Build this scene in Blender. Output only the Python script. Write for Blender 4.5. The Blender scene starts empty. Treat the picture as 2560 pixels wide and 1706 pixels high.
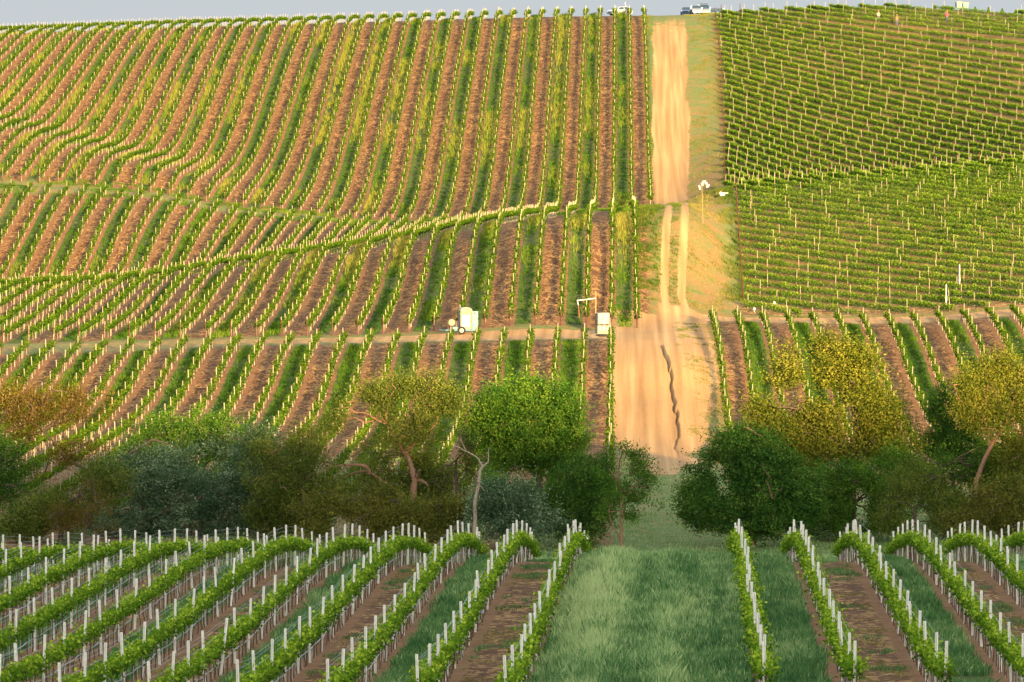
import bpy, math, time
import numpy as np
rng = np.random.default_rng(7)
R = math.radians
# ------------------------------------------------------------------ camera, sky, sun, exposure
F = 14222.0            # focal length in photo pixels (200 mm on a 36 mm sensor, 2560 px wide)
XV, YH = 1547.0, 300.0 # where the row direction (+Y) and the horizon fall in the photo
S = bpy.context.scene
COL = S.collection
cam_d = bpy.data.cameras.new('camera'); cam = bpy.data.objects.new('camera', cam_d); COL.objects.link(cam)
cam_d.sensor_width = 36.0; cam_d.lens = 36.0 * F / 2560.0
cam_d.clip_start = 1.0; cam_d.clip_end = 20000.0
cam.location = (0, 0, 0)
cam.rotation_euler = (R(90) - math.atan((853 - YH) / F), 0, math.atan((XV - 1280) / F))
S.camera = cam
SUN_EL, SUN_PHI = R(6.2), R(14.5)       # low sun, behind the camera and a little to the right
world = bpy.data.worlds.new('World'); S.world = world; world.use_nodes = True
wn = world.node_tree; bg = wn.nodes['Background']
sky = wn.nodes.new('ShaderNodeTexSky'); sky.sky_type = 'NISHITA'; sky.sun_disc = False
sky.sun_elevation = SUN_EL; sky.sun_rotation = math.pi - SUN_PHI
sky.air_density = 1.0; sky.dust_density = 0.5; sky.ozone_density = 1.5
# grey evening haze low on the horizon in front of the clear sky
tc = wn.nodes.new('ShaderNodeTexCoord'); sx = wn.nodes.new('ShaderNodeSeparateXYZ'); wn.links.new(tc.outputs['Generated'], sx.inputs[0])
mr = wn.nodes.new('ShaderNodeMapRange'); mr.interpolation_type = 'SMOOTHSTEP'; wn.links.new(sx.outputs[2], mr.inputs[0]); mr.inputs[1].default_value = .02; mr.inputs[2].default_value = .16
hz = wn.nodes.new('ShaderNodeMix'); hz.data_type = 'RGBA'; wn.links.new(mr.outputs[0], hz.inputs[0])
hz.inputs[6].default_value = (0.66, 0.71, 0.745, 1); hs = wn.nodes.new('ShaderNodeHueSaturation'); hs.inputs['Saturation'].default_value = .36; hs.inputs['Value'].default_value = 1.1
wn.links.new(sky.outputs[0], hs.inputs['Color']); wn.links.new(hs.outputs[0], hz.inputs[7])
wn.links.new(hz.outputs[2], bg.inputs[0]); bg.inputs[1].default_value = 0.15
sun_d = bpy.data.lights.new('sun', 'SUN'); sun = bpy.data.objects.new('sun', sun_d); COL.objects.link(sun)
sun_d.energy = 5.0; sun_d.angle = R(0.5); sun_d.color = (1.0, 0.69, 0.31)
sun.rotation_euler = (R(90) - SUN_EL, 0, SUN_PHI)
S.view_settings.view_transform = 'Standard'; S.view_settings.look = 'None'
S.view_settings.exposure = 2.55; S.view_settings.gamma = 1.0
S.cycles.max_bounces = 5; S.cycles.diffuse_bounces = 3; S.cycles.transparent_max_bounces = 8
# ------------------------------------------------------------------ terrain as a function of plan position
def pchip(xs, ys, xq):
    xs = np.asarray(xs, float); ys = np.asarray(ys, float)
    h = np.diff(xs); d = np.diff(ys) / h
    m = np.zeros_like(ys)
    m[0], m[-1] = d[0], d[-1]
    for i in range(1, len(xs) - 1):
        if d[i - 1] * d[i] > 0:
            w1, w2 = 2 * h[i] + h[i - 1], h[i] + 2 * h[i - 1]
            m[i] = (w1 + w2) / (w1 / d[i - 1] + w2 / d[i])
    k = np.clip(np.searchsorted(xs, xq) - 1, 0, len(xs) - 2)
    t = (xq - xs[k]) / h[k]
    return (ys[k] * (1 + 2 * t) * (1 - t) ** 2 + m[k] * h[k] * t * (1 - t) ** 2
            + ys[k + 1] * t * t * (3 - 2 * t) + m[k + 1] * h[k] * t * t * (t - 1))
# behind the camera the ground climbs to the hill whose shadow covers the near vineyard
NEAR = [(-900, 36), (-600, 52), (-400, 57), (-310, 55), (-200, 36), (-100, 15), (-40, 3), (0, -2.1), (40, -6.0), (70, -9.0), (100, -11.6), (130, -14.1)]
FGZ = [(150, -15.6), (160, -16.05), (180, -16.65), (200, -17.1), (218, -17.55), (230, -18.0), (239, -18.6), (250, -19.6), (262, -20.9), (280, -22.8), (300, -24.3), (320, -25.1), (345, -25.4), (373, -25.3), (410, -25.3)]
VIEW = {
 0: "443:1112,476:1025,498:935,515:885,525:872,534:862,560:825,585:775,605:745,616:730,626:728,640:736,652:736,664:716,676:674,690:615,712:530,728:470,736:452,750:415,770:360,790:318,810:303,830:272,858:213,898:135,930:90,945:85",
 300: "443:1112,476:1015,498:925,515:878,525:867,534:855,560:815,585:765,605:729,616:714,626:711,640:718,652:716,664:695,676:650,690:590,712:520,728:482,736:472,755:412,778:388,794:378,810:355,824:320,858:230,898:135,930:80,945:74",
 600: "443:1110,476:1008,498:910,515:865,525:858,534:848,560:800,585:735,605:690,616:671,626:667,640:670,652:667,664:652,676:632,690:603,712:560,728:528,736:518,755:478,778:440,794:412,810:375,824:335,858:232,898:128,930:70,945:65",
 1000: "443:1110,476:1000,498:900,515:858,525:850,534:838,560:785,580:728,600:660,612:630,622:613,640:610,660:606,680:597,700:585,712:577,728:560,736:553,760:512,794:412,824:312,858:217,898:120,930:58,945:54",
 1350: "443:1110,476:998,498:898,515:850,525:840,534:822,560:705,584:603,600:560,615:550,640:548,680:547,712:545,730:540,736:536,760:490,794:398,824:303,858:210,898:114,930:48,945:44",
 1550: "443:1112,476:997,498:892,515:847,530:832,545:800,560:740,575:675,590:600,605:552,620:540,650:535,700:530,736:523,760:478,794:388,824:294,858:200,898:105,930:44,945:41",
 1700: "443:1120,476:1000,498:892,515:852,530:827,545:808,560:770,575:705,590:610,605:530,617:513,640:510,700:510,736:505,760:465,794:378,824:287,858:195,898:100,930:43,945:40",
 1850: "443:1135,476:1030,498:930,515:868,535:822,548:806,556:800,570:762,590:690,610:600,630:520,645:480,655:468,670:466,700:487,740:456,770:400,794:350,824:280,858:190,898:95,930:35,945:30",
 2200: "443:1140,476:1050,502:960,525:870,545:815,555:802,570:765,590:685,610:600,630:520,645:465,660:437,672:433,700:470,740:440,770:385,794:335,824:262,858:175,898:85,930:22,945:19",
 2560: "443:1140,476:1055,502:960,525:850,545:792,555:778,570:740,590:665,610:580,630:495,645:440,660:408,672:402,700:440,740:405,770:350,794:300,824:235,858:160,898:85,930:42,945:38"}
DG = np.arange(-900.0, 4001.0, 1.0)
QG = np.arange(0.0, 2561.0, 10.0)
cols = []
for q, s in sorted(VIEW.items()):
    pts = list(NEAR)
    tilt_n = np.interp(q, [0, 300, 600, 1250, 1900, 2560], [60, 56, 48, 30, 0, 0])
    tilt_c = np.interp(q, [0, 300, 500, 900, 1300, 2560], [42, 25, 20, 10, 0, 0])
    for D, z in FGZ:
        t = np.interp(D, [150, 185, 239, 320], [tilt_n, tilt_n, tilt_c, 0])
        pts.append((D, z - t * D / F))
    last = None
    for it in s.split(','):
        D, y = map(float, it.split(':')); last = (D, (YH - y) * D / F); pts.append(last)
    dr = np.interp(q, [1550, 1700, 1850], [0, 0, 1]); pts += [(957, last[1] + .12 - .5 * dr), (966, last[1] + 0.18 - 1.0 * dr), (1000, last[1] + 0.1 - 1.9 * dr), (1200, last[1] - 4), (1800, last[1] - 12), (4000, last[1] - 30)]
    a = np.array(pts); cols.append(pchip(a[:, 0], a[:, 1], DG))
ck = sorted(VIEW)
ZT = np.zeros((len(DG), len(QG)))
cc = np.array(cols)
for i in range(len(DG)):
    ZT[i] = pchip(ck, cc[:, i], QG)
def smooth(a, n, ax):
    for _ in range(n):
        b = np.pad(a, [(1, 1) if k == ax else (0, 0) for k in range(2)], mode='edge')
        a = (np.take(b, range(0, a.shape[ax]), ax) + np.take(b, range(1, a.shape[ax] + 1), ax) * 2 + np.take(b, range(2, a.shape[ax] + 2), ax)) / 4
    return a
ZT = smooth(smooth(ZT, 10, 1), 3, 0)
def vnoise(x, y, seed=0):
    xi = np.floor(x).astype(np.int64); yi = np.floor(y).astype(np.int64)
    fx, fy = x - xi, y - yi
    fx = fx * fx * (3 - 2 * fx); fy = fy * fy * (3 - 2 * fy)
    def h(a, b):
        n = (a * 374761393 + b * 668265263 + seed * 982451653) & 0xffffffff
        n = ((n ^ (n >> 13)) * 1274126177) & 0xffffffff
        return ((n ^ (n >> 16)) & 0xffff) / 65535.0
    return (h(xi, yi) * (1 - fx) + h(xi + 1, yi) * fx) * (1 - fy) + (h(xi, yi + 1) * (1 - fx) + h(xi + 1, yi + 1) * fx) * fy
def fbm(x, y, seed=0):
    return (vnoise(x, y, seed) * 4 + vnoise(x * 2.1, y * 2.1, seed + 1) * 2 + vnoise(x * 4.3, y * 4.3, seed + 2)) / 7
def GZ(X, Y):
    X = np.asarray(X, float); Y = np.asarray(Y, float)
    q = np.clip(XV + X * F / np.maximum(Y, 150.0), 0, 2559.9) / 10.0
    d = np.clip(Y - DG[0], 0, len(DG) - 1.001)
    i = d.astype(int); j = q.astype(int); a = d - i; b = q - j
    z = (ZT[i, j] * (1 - b) + ZT[i, j + 1] * b) * (1 - a) + (ZT[i + 1, j] * (1 - b) + ZT[i + 1, j + 1] * b) * a
    # a little unevenness, and the low bank right of the wash-out crack in the dirt ramp
    z = z + (fbm(X * .35, Y * .2, 3) - .5) * .16 * (Y > 100)
    gx = np.interp(Y, [425, 440, 452, 462, 475, 490, 507], [4.75, 4.4, 4.9, 4.85, 4.75, 4.55, 3.9]) + (vnoise(Y * .3, Y * 0, 9) - .5) * .30 + (vnoise(Y * .9, Y * 0, 10) - .5) * .12
    gh = np.interp(Y, [425, 438, 450, 470, 495, 506, 509], [0, .04, .10, .20, .24, .16, 0])
    t = X - gx
    z = z + gh * np.where(t < 0, np.clip(1 + t / .10, 0, 1), np.clip(1 - t / 2.6, 0, 1) ** 1.5) * (Y > 420) * (Y < 512)
    z = z - gh * 1.1 * np.exp(-((t + .14) / .08) ** 2)
    return z
def PX(X, Y, Z):                      # photo pixel of a world point (small angle form)
    return XV + X * F / Y, YH - Z * F / Y
def W(x, y, D):                       # world point seen at photo pixel x, y at distance D
    return np.array(((x - XV) * D / F, D, (YH - y) * D / F))
def GP(x, D):                         # ground point under image column x at distance D
    X = (x - XV) * D / F
    return np.array((X, D, float(GZ(X, D))))
# ------------------------------------------------------------------ mesh helpers
class MB:
    """collects vertices and faces; build() links them as one mesh object"""
    def __init__(s): s.v = []; s.f = []; s.n = 0; s.m = []; s.t = []; s.sm = []
    def add(s, v, f, mat=0, tint=None, smooth=False):
        v = np.asarray(v, float).reshape(-1, 3); f = np.asarray(f, int)
        s.v.append(v); s.f.append(f + s.n); s.n += len(v)
        s.m.append(np.full(len(f), mat)); s.t.append(np.full(len(f), .5) if tint is None else np.broadcast_to(tint, (len(f),)))
        s.sm.append(np.full(len(f), smooth)); return s
    def build(s, name, mats, parent=None, origin=None):
        v = np.concatenate(s.v) if s.v else np.zeros((0, 3))
        if origin is not None: v = v - np.asarray(origin)
        me = bpy.data.meshes.new(name)
        me.vertices.add(len(v)); me.vertices.foreach_set('co', v.astype(np.float32).ravel())
        cnt = np.concatenate([np.full(len(f), f.shape[1]) for f in s.f]) if s.f else np.zeros(0, int)
        idx = np.concatenate([f.ravel() for f in s.f]) if s.f else np.zeros(0, int)
        me.loops.add(len(idx)); me.loops.foreach_set('vertex_index', idx.astype(np.int32))
        me.polygons.add(len(cnt)); st = np.concatenate([[0], np.cumsum(cnt)[:-1]])
        me.polygons.foreach_set('loop_start', st.astype(np.int32)); me.polygons.foreach_set('loop_total', cnt.astype(np.int32))
        me.polygons.foreach_set('material_index', np.concatenate(s.m).astype(np.int32))
        me.polygons.foreach_set('use_smooth', np.concatenate(s.sm).astype(bool))
        at = me.attributes.new('tint', 'FLOAT', 'FACE'); at.data.foreach_set('value', np.concatenate(s.t).astype(np.float32))
        me.update(calc_edges=True)
        for m in (mats if isinstance(mats, (list, tuple)) else [mats]): me.materials.append(m)
        o = bpy.data.objects.new(name, me); COL.objects.link(o)
        if origin is not None: o.location = [float(c) for c in origin]
        if parent is not None:
            o.parent = parent
            if origin is not None: o.location = [float(c) - float(p) for c, p in zip(origin, parent.location)]
        return o
    # --- shapes
    def box(s, c, size, mat=0, bevel=0.0, rz=0.0, tint=None):
        x, y, z = [d / 2 for d in size]; b = min(bevel, x * .9, y * .9)
        if b > 0:
            ring = [(-x + b, -y), (x - b, -y), (x, -y + b), (x, y - b), (x - b, y), (-x + b, y), (-x, y - b), (-x, -y + b)]
            n = 8
        else:
            ring = [(-x, -y), (x, -y), (x, y), (-x, y)]; n = 4
        v = [(p[0], p[1], -z) for p in ring] + [(p[0], p[1], z) for p in ring]
        v = np.array(v); cs, sn = math.cos(rz), math.sin(rz)
        v = np.stack([v[:, 0] * cs - v[:, 1] * sn, v[:, 0] * sn + v[:, 1] * cs, v[:, 2]], 1) + np.asarray(c)
        s.add(v, [(i, (i + 1) % n, (i + 1) % n + n, i + n) for i in range(n)], mat, tint)
        s.add(v[n:], [tuple(range(n))], mat, tint); s.add(v[:n], [tuple(range(n))[::-1]], mat, tint); return s
    def tube(s, pts, rad, n=6, mat=0, tint=None, cap=True, smooth=True):
        P = np.asarray(pts, float); k = len(P); r = np.broadcast_to(np.asarray(rad, float), (k,))
        T = np.gradient(P, axis=0) if k > 2 else np.repeat((P[1:] - P[:1]), 2, 0)
        T /= np.linalg.norm(T, axis=1)[:, None] + 1e-9
        up = np.array([0, 0, 1.0]) if abs(T[:, 2]).mean() < .8 else np.array([1.0, 0, 0])
        U = np.cross(T, up); U /= np.linalg.norm(U, axis=1)[:, None] + 1e-9; V = np.cross(T, U)
        a = np.arange(n) * 2 * math.pi / n
        ring = P[:, None] + r[:, None, None] * (np.cos(a)[None, :, None] * U[:, None] + np.sin(a)[None, :, None] * V[:, None])
        f = [(i * n + j, i * n + (j + 1) % n, (i + 1) * n + (j + 1) % n, (i + 1) * n + j) for i in range(k - 1) for j in range(n)]
        s.add(ring.reshape(-1, 3), f, mat, tint, smooth)
        if cap:
            s.add(ring[0], [tuple(range(n))[::-1]], mat, tint); s.add(ring[-1], [tuple(range(n))], mat, tint)
        return s
    def sphere(s, c, r, nu=16, nv=10, mat=0, tint=None):
        r = np.broadcast_to(np.asarray(r, float), (3,))
        th = np.linspace(0, math.pi, nv + 1)[1:-1]; ph = np.arange(nu) * 2 * math.pi / nu
        v = [(0, 0, 1)] + [(math.sin(t) * math.cos(p), math.sin(t) * math.sin(p), math.cos(t)) for t in th for p in ph] + [(0, 0, -1)]
        v = np.array(v) * r + np.asarray(c)
        q = [(1 + i * nu + j, 1 + (i + 1) * nu + j, 1 + (i + 1) * nu + (j + 1) % nu, 1 + i * nu + (j + 1) % nu) for i in range(nv - 2) for j in range(nu)]
        e = 1 + (nv - 2) * nu
        t = [(0, 1 + j, 1 + (j + 1) % nu) for j in range(nu)] + [(len(v) - 1, e + (j + 1) % nu, e + j) for j in range(nu)]
        s.add(v, q, mat, tint, True); b = s.n - len(v)
        s.f.append(np.array(t) + b); s.m.append(np.full(len(t), mat)); s.t.append(np.full(len(t), .5)); s.sm.append(np.full(len(t), True)); return s
    def leaves(s, C, L, Wd, mat=0, tint=.5, up=.35):
        """kite shaped leaves: centres C, lengths L, widths Wd"""
        n = len(C); L = np.broadcast_to(L, (n,))[:, None]; Wd = np.broadcast_to(Wd, (n,))[:, None]
        a = rng.normal(size=(n, 3)); a[:, 2] = a[:, 2] * .8 + up; a /= np.linalg.norm(a, axis=1)[:, None]
        b = np.cross(a, rng.normal(size=(n, 3))); b /= np.linalg.norm(b, axis=1)[:, None]
        v = np.stack([C - a * L * .5, C + b * Wd * .5, C + a * L * .5, C - b * Wd * .5], 1)
        f = np.arange(n * 4).reshape(n, 4)
        return s.add(v.reshape(-1, 3), f, mat, tint)
    def blades(s, B, H, Wd, lean=.35, mat=0, tint=.5, bend=True):
        """grass blades rooted at B"""
        n = len(B); H = np.broadcast_to(H, (n,)); Wd = np.broadcast_to(Wd, (n,))
        az = rng.uniform(0, 2 * math.pi, n); ln = np.abs(rng.normal(0, lean, n)); la = rng.uniform(0, 2 * math.pi, n)
        w = np.stack([np.cos(az), np.sin(az), az * 0], 1) * (Wd / 2)[:, None]
        d = np.stack([np.cos(la) * ln * H, np.sin(la) * ln * H, H], 1)
        if bend:
            m = B + d * np.array([.35, .35, .6]); t = B + d * np.array([1, 1, .98])
            v = np.stack([B - w, B + w, m + w * .75, t, m - w * .75], 1)
            return s.add(v.reshape(-1, 3), np.arange(n * 5).reshape(n, 5), mat, tint)
        v = np.stack([B - w, B + w, B + d], 1)
        return s.add(v.reshape(-1, 3), np.arange(n * 3).reshape(n, 3), mat, tint)
# ------------------------------------------------------------------ object bookkeeping
def tag(o, label=None, cat=None, group=None, kind=None):
    if label: o['label'] = label
    if cat: o['category'] = cat
    if group: o['group'] = group
    if kind: o['kind'] = kind
    return o
def thing(name, loc, label, cat, group=None, rz=0.0):
    o = bpy.data.objects.new(name, None); COL.objects.link(o)
    o.location = [float(c) for c in loc]; o.rotation_euler = (0, 0, rz); o.empty_display_size = .3
    return tag(o, label, cat, group)
def put(name, mesh, parent, loc):     # one more object sharing a mesh, as a part
    o = bpy.data.objects.new(name, mesh); o.parent = parent; o.location = loc; COL.objects.link(o); return o
ONES = 'zero first second third fourth fifth sixth seventh eighth ninth tenth eleventh twelfth thirteenth fourteenth fifteenth sixteenth seventeenth eighteenth nineteenth'.split()
TENS = {20: 'twent', 30: 'thirt', 40: 'fort', 50: 'fift', 60: 'sixt'}
def ordinal(n):
    if n < 20: return ONES[n]
    t = TENS[n // 10 * 10]
    return t + 'ieth' if n % 10 == 0 else t + 'y-' + ONES[n % 10]
# ------------------------------------------------------------------ materials
class NT:
    def __init__(s, name):
        s.mat = bpy.data.materials.new(name); s.mat.use_nodes = True
        s.t = s.mat.node_tree; s.t.nodes.clear(); s.out = s.t.nodes.new('ShaderNodeOutputMaterial')
        s.pos = s.t.nodes.new('ShaderNodeNewGeometry').outputs['Position']
    def link(s, a, b): s.t.links.new(a, b)
    def put(s, sock, v):
        if isinstance(v, bpy.types.NodeSocket): s.link(v, sock)
        elif sock.type == 'RGBA' and not isinstance(v, (int, float)): sock.default_value = tuple(v) + (1,) * (4 - len(v))
        elif v is not None: sock.default_value = v
    def m(s, op, a, b=0.0, c=None):
        n = s.t.nodes.new('ShaderNodeMath'); n.operation = op
        s.put(n.inputs[0], a); s.put(n.inputs[1], b)
        if c is not None: s.put(n.inputs[2], c)
        return n.outputs[0]
    def mix(s, f, a, b, mode='MIX'):
        n = s.t.nodes.new('ShaderNodeMix'); n.data_type = 'RGBA'; n.blend_type = mode
        s.put(n.inputs[0], f); s.put(n.inputs[6], a); s.put(n.inputs[7], b); return n.outputs[2]
    def attr(s, name, kind='GEOMETRY'):
        n = s.t.nodes.new('ShaderNodeAttribute'); n.attribute_name = name; n.attribute_type = kind; return n.outputs['Fac']
    def noise(s, scale, detail=3.0, rough=.55, stretch=(1, 1, 1), vec=None):
        mp = s.t.nodes.new('ShaderNodeMapping'); mp.inputs['Scale'].default_value = stretch
        s.link(vec or s.pos, mp.inputs['Vector'])
        n = s.t.nodes.new('ShaderNodeTexNoise'); n.inputs['Scale'].default_value = scale
        n.inputs['Detail'].default_value = detail; n.inputs['Roughness'].default_value = rough
        s.link(mp.outputs[0], n.inputs['Vector']); return n.outputs[0]
    def ramp(s, f, stops):
        n = s.t.nodes.new('ShaderNodeValToRGB'); e = n.color_ramp.elements
        while len(e) < len(stops): e.new(.5)
        for el, (p, c) in zip(e, stops):
            el.position = p; el.color = tuple(c) + (1,) if not isinstance(c, (int, float)) else (c, c, c, 1)
        s.put(n.inputs[0], f); return n.outputs[0]
    def step(s, f, a, b):             # smooth 0..1 between a and b
        n = s.t.nodes.new('ShaderNodeMapRange'); n.interpolation_type = 'SMOOTHSTEP'
        s.put(n.inputs[0], f); n.inputs[1].default_value = a; n.inputs[2].default_value = b; return n.outputs[0]
    def bump(s, h, strength=.5, dist=.1):
        n = s.t.nodes.new('ShaderNodeBump'); n.inputs['Strength'].default_value = strength; n.inputs['Distance'].default_value = dist
        s.link(h, n.inputs['Height']); return n.outputs[0]
    def pbr(s, col, rough=.8, spec=.2, metal=0.0, normal=None, coat=0.0, trans=0.0):
        n = s.t.nodes.new('ShaderNodeBsdfPrincipled')
        s.put(n.inputs['Base Color'], col); s.put(n.inputs['Roughness'], rough); s.put(n.inputs['Specular IOR Level'], spec)
        s.put(n.inputs['Metallic'], metal); s.put(n.inputs['Coat Weight'], coat); s.put(n.inputs['Transmission Weight'], trans)
        if normal is not None: s.link(normal, n.inputs['Normal'])
        s.link(n.outputs[0], s.out.inputs[0]); return s.mat
    def leaf(s, col, tl=.35):
        d = s.t.nodes.new('ShaderNodeBsdfDiffuse'); t = s.t.nodes.new('ShaderNodeBsdfTranslucent'); x = s.t.nodes.new('ShaderNodeMixShader')
        s.link(col, d.inputs[0]); s.link(s.mix(.35, col, (.14, .17, .01), 'MIX'), t.inputs[0])
        x.inputs[0].default_value = tl; s.link(d.outputs[0], x.inputs[1]); s.link(t.outputs[0], x.inputs[2]); s.link(x.outputs[0], s.out.inputs[0])
        return s.mat
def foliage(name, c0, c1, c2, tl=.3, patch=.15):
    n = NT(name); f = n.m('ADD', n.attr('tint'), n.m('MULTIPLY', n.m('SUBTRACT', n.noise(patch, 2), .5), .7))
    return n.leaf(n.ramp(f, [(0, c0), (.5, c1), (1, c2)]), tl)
def plain(name, c, rough=.6, spec=.3, metal=0.0, vary=.25, scale=6.0, coat=0.0):
    n = NT(name); k = n.noise(scale, 4); v = n.m('MULTIPLY_ADD', n.m('SUBTRACT', k, .5), vary * 2, 1.0)
    hsv = n.t.nodes.new('ShaderNodeHueSaturation'); hsv.inputs['Color'].default_value = tuple(c) + (1,); n.link(v, hsv.inputs['Value'])
    return n.pbr(hsv.outputs[0], rough, spec, metal, coat=coat)
# ------------------------------------------------------------------ the layout of the blocks
SP = 2.4
X0 = -0.28 * SP                                   # hill row n stands at X = X0 + n*SP
fgx = lambda k, Y: k * SP + np.asarray(Y, float) * (1733 - XV) / F    # near rows run a little off that direction
FENCE_LO = lambda Y: np.interp(Y, [545, 660], [12.0, 13.6])
FENCE_UP = lambda Y: np.interp(Y, [700, 740, 930], [13.2, 13.9, 15.6])
ss = lambda a, b, x: np.clip((x - a) / (b - a), 0, 1) ** 2 * (3 - 2 * np.clip((x - a) / (b - a), 0, 1))
band = lambda a, b, w, x: ss(a - w, a + w, x) * (1 - ss(b - w, b + w, x))
def layout(X, Y):
    """per plan position: strip coordinate u, tilled-strip mask, bare dirt mask, right field mask, lushness"""
    u = (X - X0) / SP
    fg = (Y > 60) & (Y < 268)
    kf = (X - Y * (1733 - XV) / F) / SP
    u = np.where(fg, np.where(kf < 0, kf + 2.05 + 0.0, kf - .8), u)
    u = np.where((X > X0 + 3.4 * SP) & (Y > 300) & (Y < 549.5), u + 1, u)
    wob = (fbm(X * .25, Y * .08, 21) - .5) * 2
    till = np.zeros_like(X)
    left = 1 - ss(X0 + 1.35 * SP, X0 + 1.75 * SP, X)
    left2 = 1 - ss(X0 + 2.1 * SP, X0 + 2.35 * SP, X)
    left0 = 1 - ss(X0 + .05 * SP, X0 + .3 * SP, X)
    till = np.maximum(till, left2 * band(737, 970, 1.5, Y + wob * 3))
    till = np.maximum(till, left * band(536, 724, 1.5, Y + wob * 3))
    till = np.maximum(till, left0 * band(330, 514, 1.5, Y + wob * 2))
    rb = ss(X0 + 3.85 * SP, X0 + 4.0 * SP, X)
    till = np.maximum(till, rb * band(380, 548, 1.2, Y + wob * 1.5))
    till = np.maximum(till, band(60, 262, 2, Y) * np.where(kf < 0, 1 - ss(-2.0, -1.8, kf), ss(.6, .75, kf)))
    # bare dirt: the cross track, the junction, the ramp, the two ruts and the upper road
    w = wob * .5
    d = np.zeros_like(X)
    lw = np.interp(X, [-60, -20, -6, 0], [.35, .6, .95, 1.0])
    d = np.maximum(d, band(516, 533, 1.2, Y + wob * 1.5) * lw * (X < 3))
    d = np.maximum(d, band(514, 552, 3, Y + wob * 2) * band(-1.2, 8.5, .7, X + w))
    d = np.maximum(d, band(549.5, 559, 1.0, Y + wob) * ss(3, 6, X))
    ramp_r = np.interp(Y, [400, 425, 440, 470, 500, 520], [4.6, 5.6, 6.6, 7.8, 8.4, 8.8]) + (fbm(X * .1, Y * .12, 23) - .5) * 3
    ramp_l = np.interp(Y, [400, 425, 440, 470], [2.6, 1.5, .2, -.6])
    d = np.maximum(d, band(405, 526, 6, Y) * ss(ramp_l - .5, ramp_l + .4, X + w) * (1 - ss(ramp_r - .7, ramp_r + .5, X + w)))
    c1 = np.interp(Y, [545, 556, 568, 590, 607, 640, 735], [5.0, 4.7, 4.5, 4.9, 5.35, 5.6, 5.7])
    c2 = c1 + np.interp(Y, [545, 556, 568, 607, 735], [2.3, 2.1, 1.8, 1.75, 1.8])
    mid = (Y > 543) & (Y < 742)
    rut = np.maximum(band(-.42, .42, .16, X - c1 + w * .25), band(-.42, .42, .16, X - c2 + w * .25))
    d = np.maximum(d, rut * mid)
    d = np.maximum(d, band(544, 561, 4, Y) * band(3.6, 8.0, .8, X + w))
    rl = np.interp(Y, [736, 930], [4.5, 5.2]); rr = np.interp(Y, [736, 800, 930], [8.8, 9.8, 11.2])
    fade = np.interp(Y, [860, 905, 925], [1, .75, .35])
    d = np.maximum(d, ss(rl - .3, rl + .5, X + w) * (1 - ss(rr - .8, rr + .7, X + w * 1.5)) * ss(733, 740, Y) * (Y < 990) * fade)
    d = np.maximum(d, .45 * band(560, 572, 2, Y) * ss(9, 12, X))
    # right hand fields
    fld = ss(FENCE_LO(Y) - .8, FENCE_LO(Y) + .3, X) * ((Y > 561) & (Y < 690)) + ss(FENCE_UP(Y) - .8, FENCE_UP(Y) + .3, X) * (Y >= 690) * (Y < 1100)
    # lush or dry verges
    lush = np.full_like(X, .35)
    lush = np.where(Y < 420, np.interp(Y, [280, 360, 420], [.9, .62, .5]), lush)
    lush = np.where((Y > 420) & (Y < 545), .42, lush)
    lush = np.where((X < 4) & (Y > 545) & (Y < 735), .46, lush)
    lush = np.where((X < 3.5) & (Y > 722) & (Y < 739), .52, lush)
    lush = np.where((Y > 740) & (X > 8), np.interp(Y, [740, 800, 930], [.3, .5, .62]), lush)
    lush = np.where((Y > 740) & (X < 8), .75, lush)
    lush = np.where((X < -4) & (Y > 512) & (Y < 537), .55, lush)
    dry = np.interp(X, [4, 8, 10, 12.5], [.40, .40, .34, .65])
    lush = np.where((X >= 4) & (Y > 560) & (Y < 640), dry, lush)
    lush = np.where(Y < 268, 1.0, lush)
    return u, till, d, fld, lush
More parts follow.
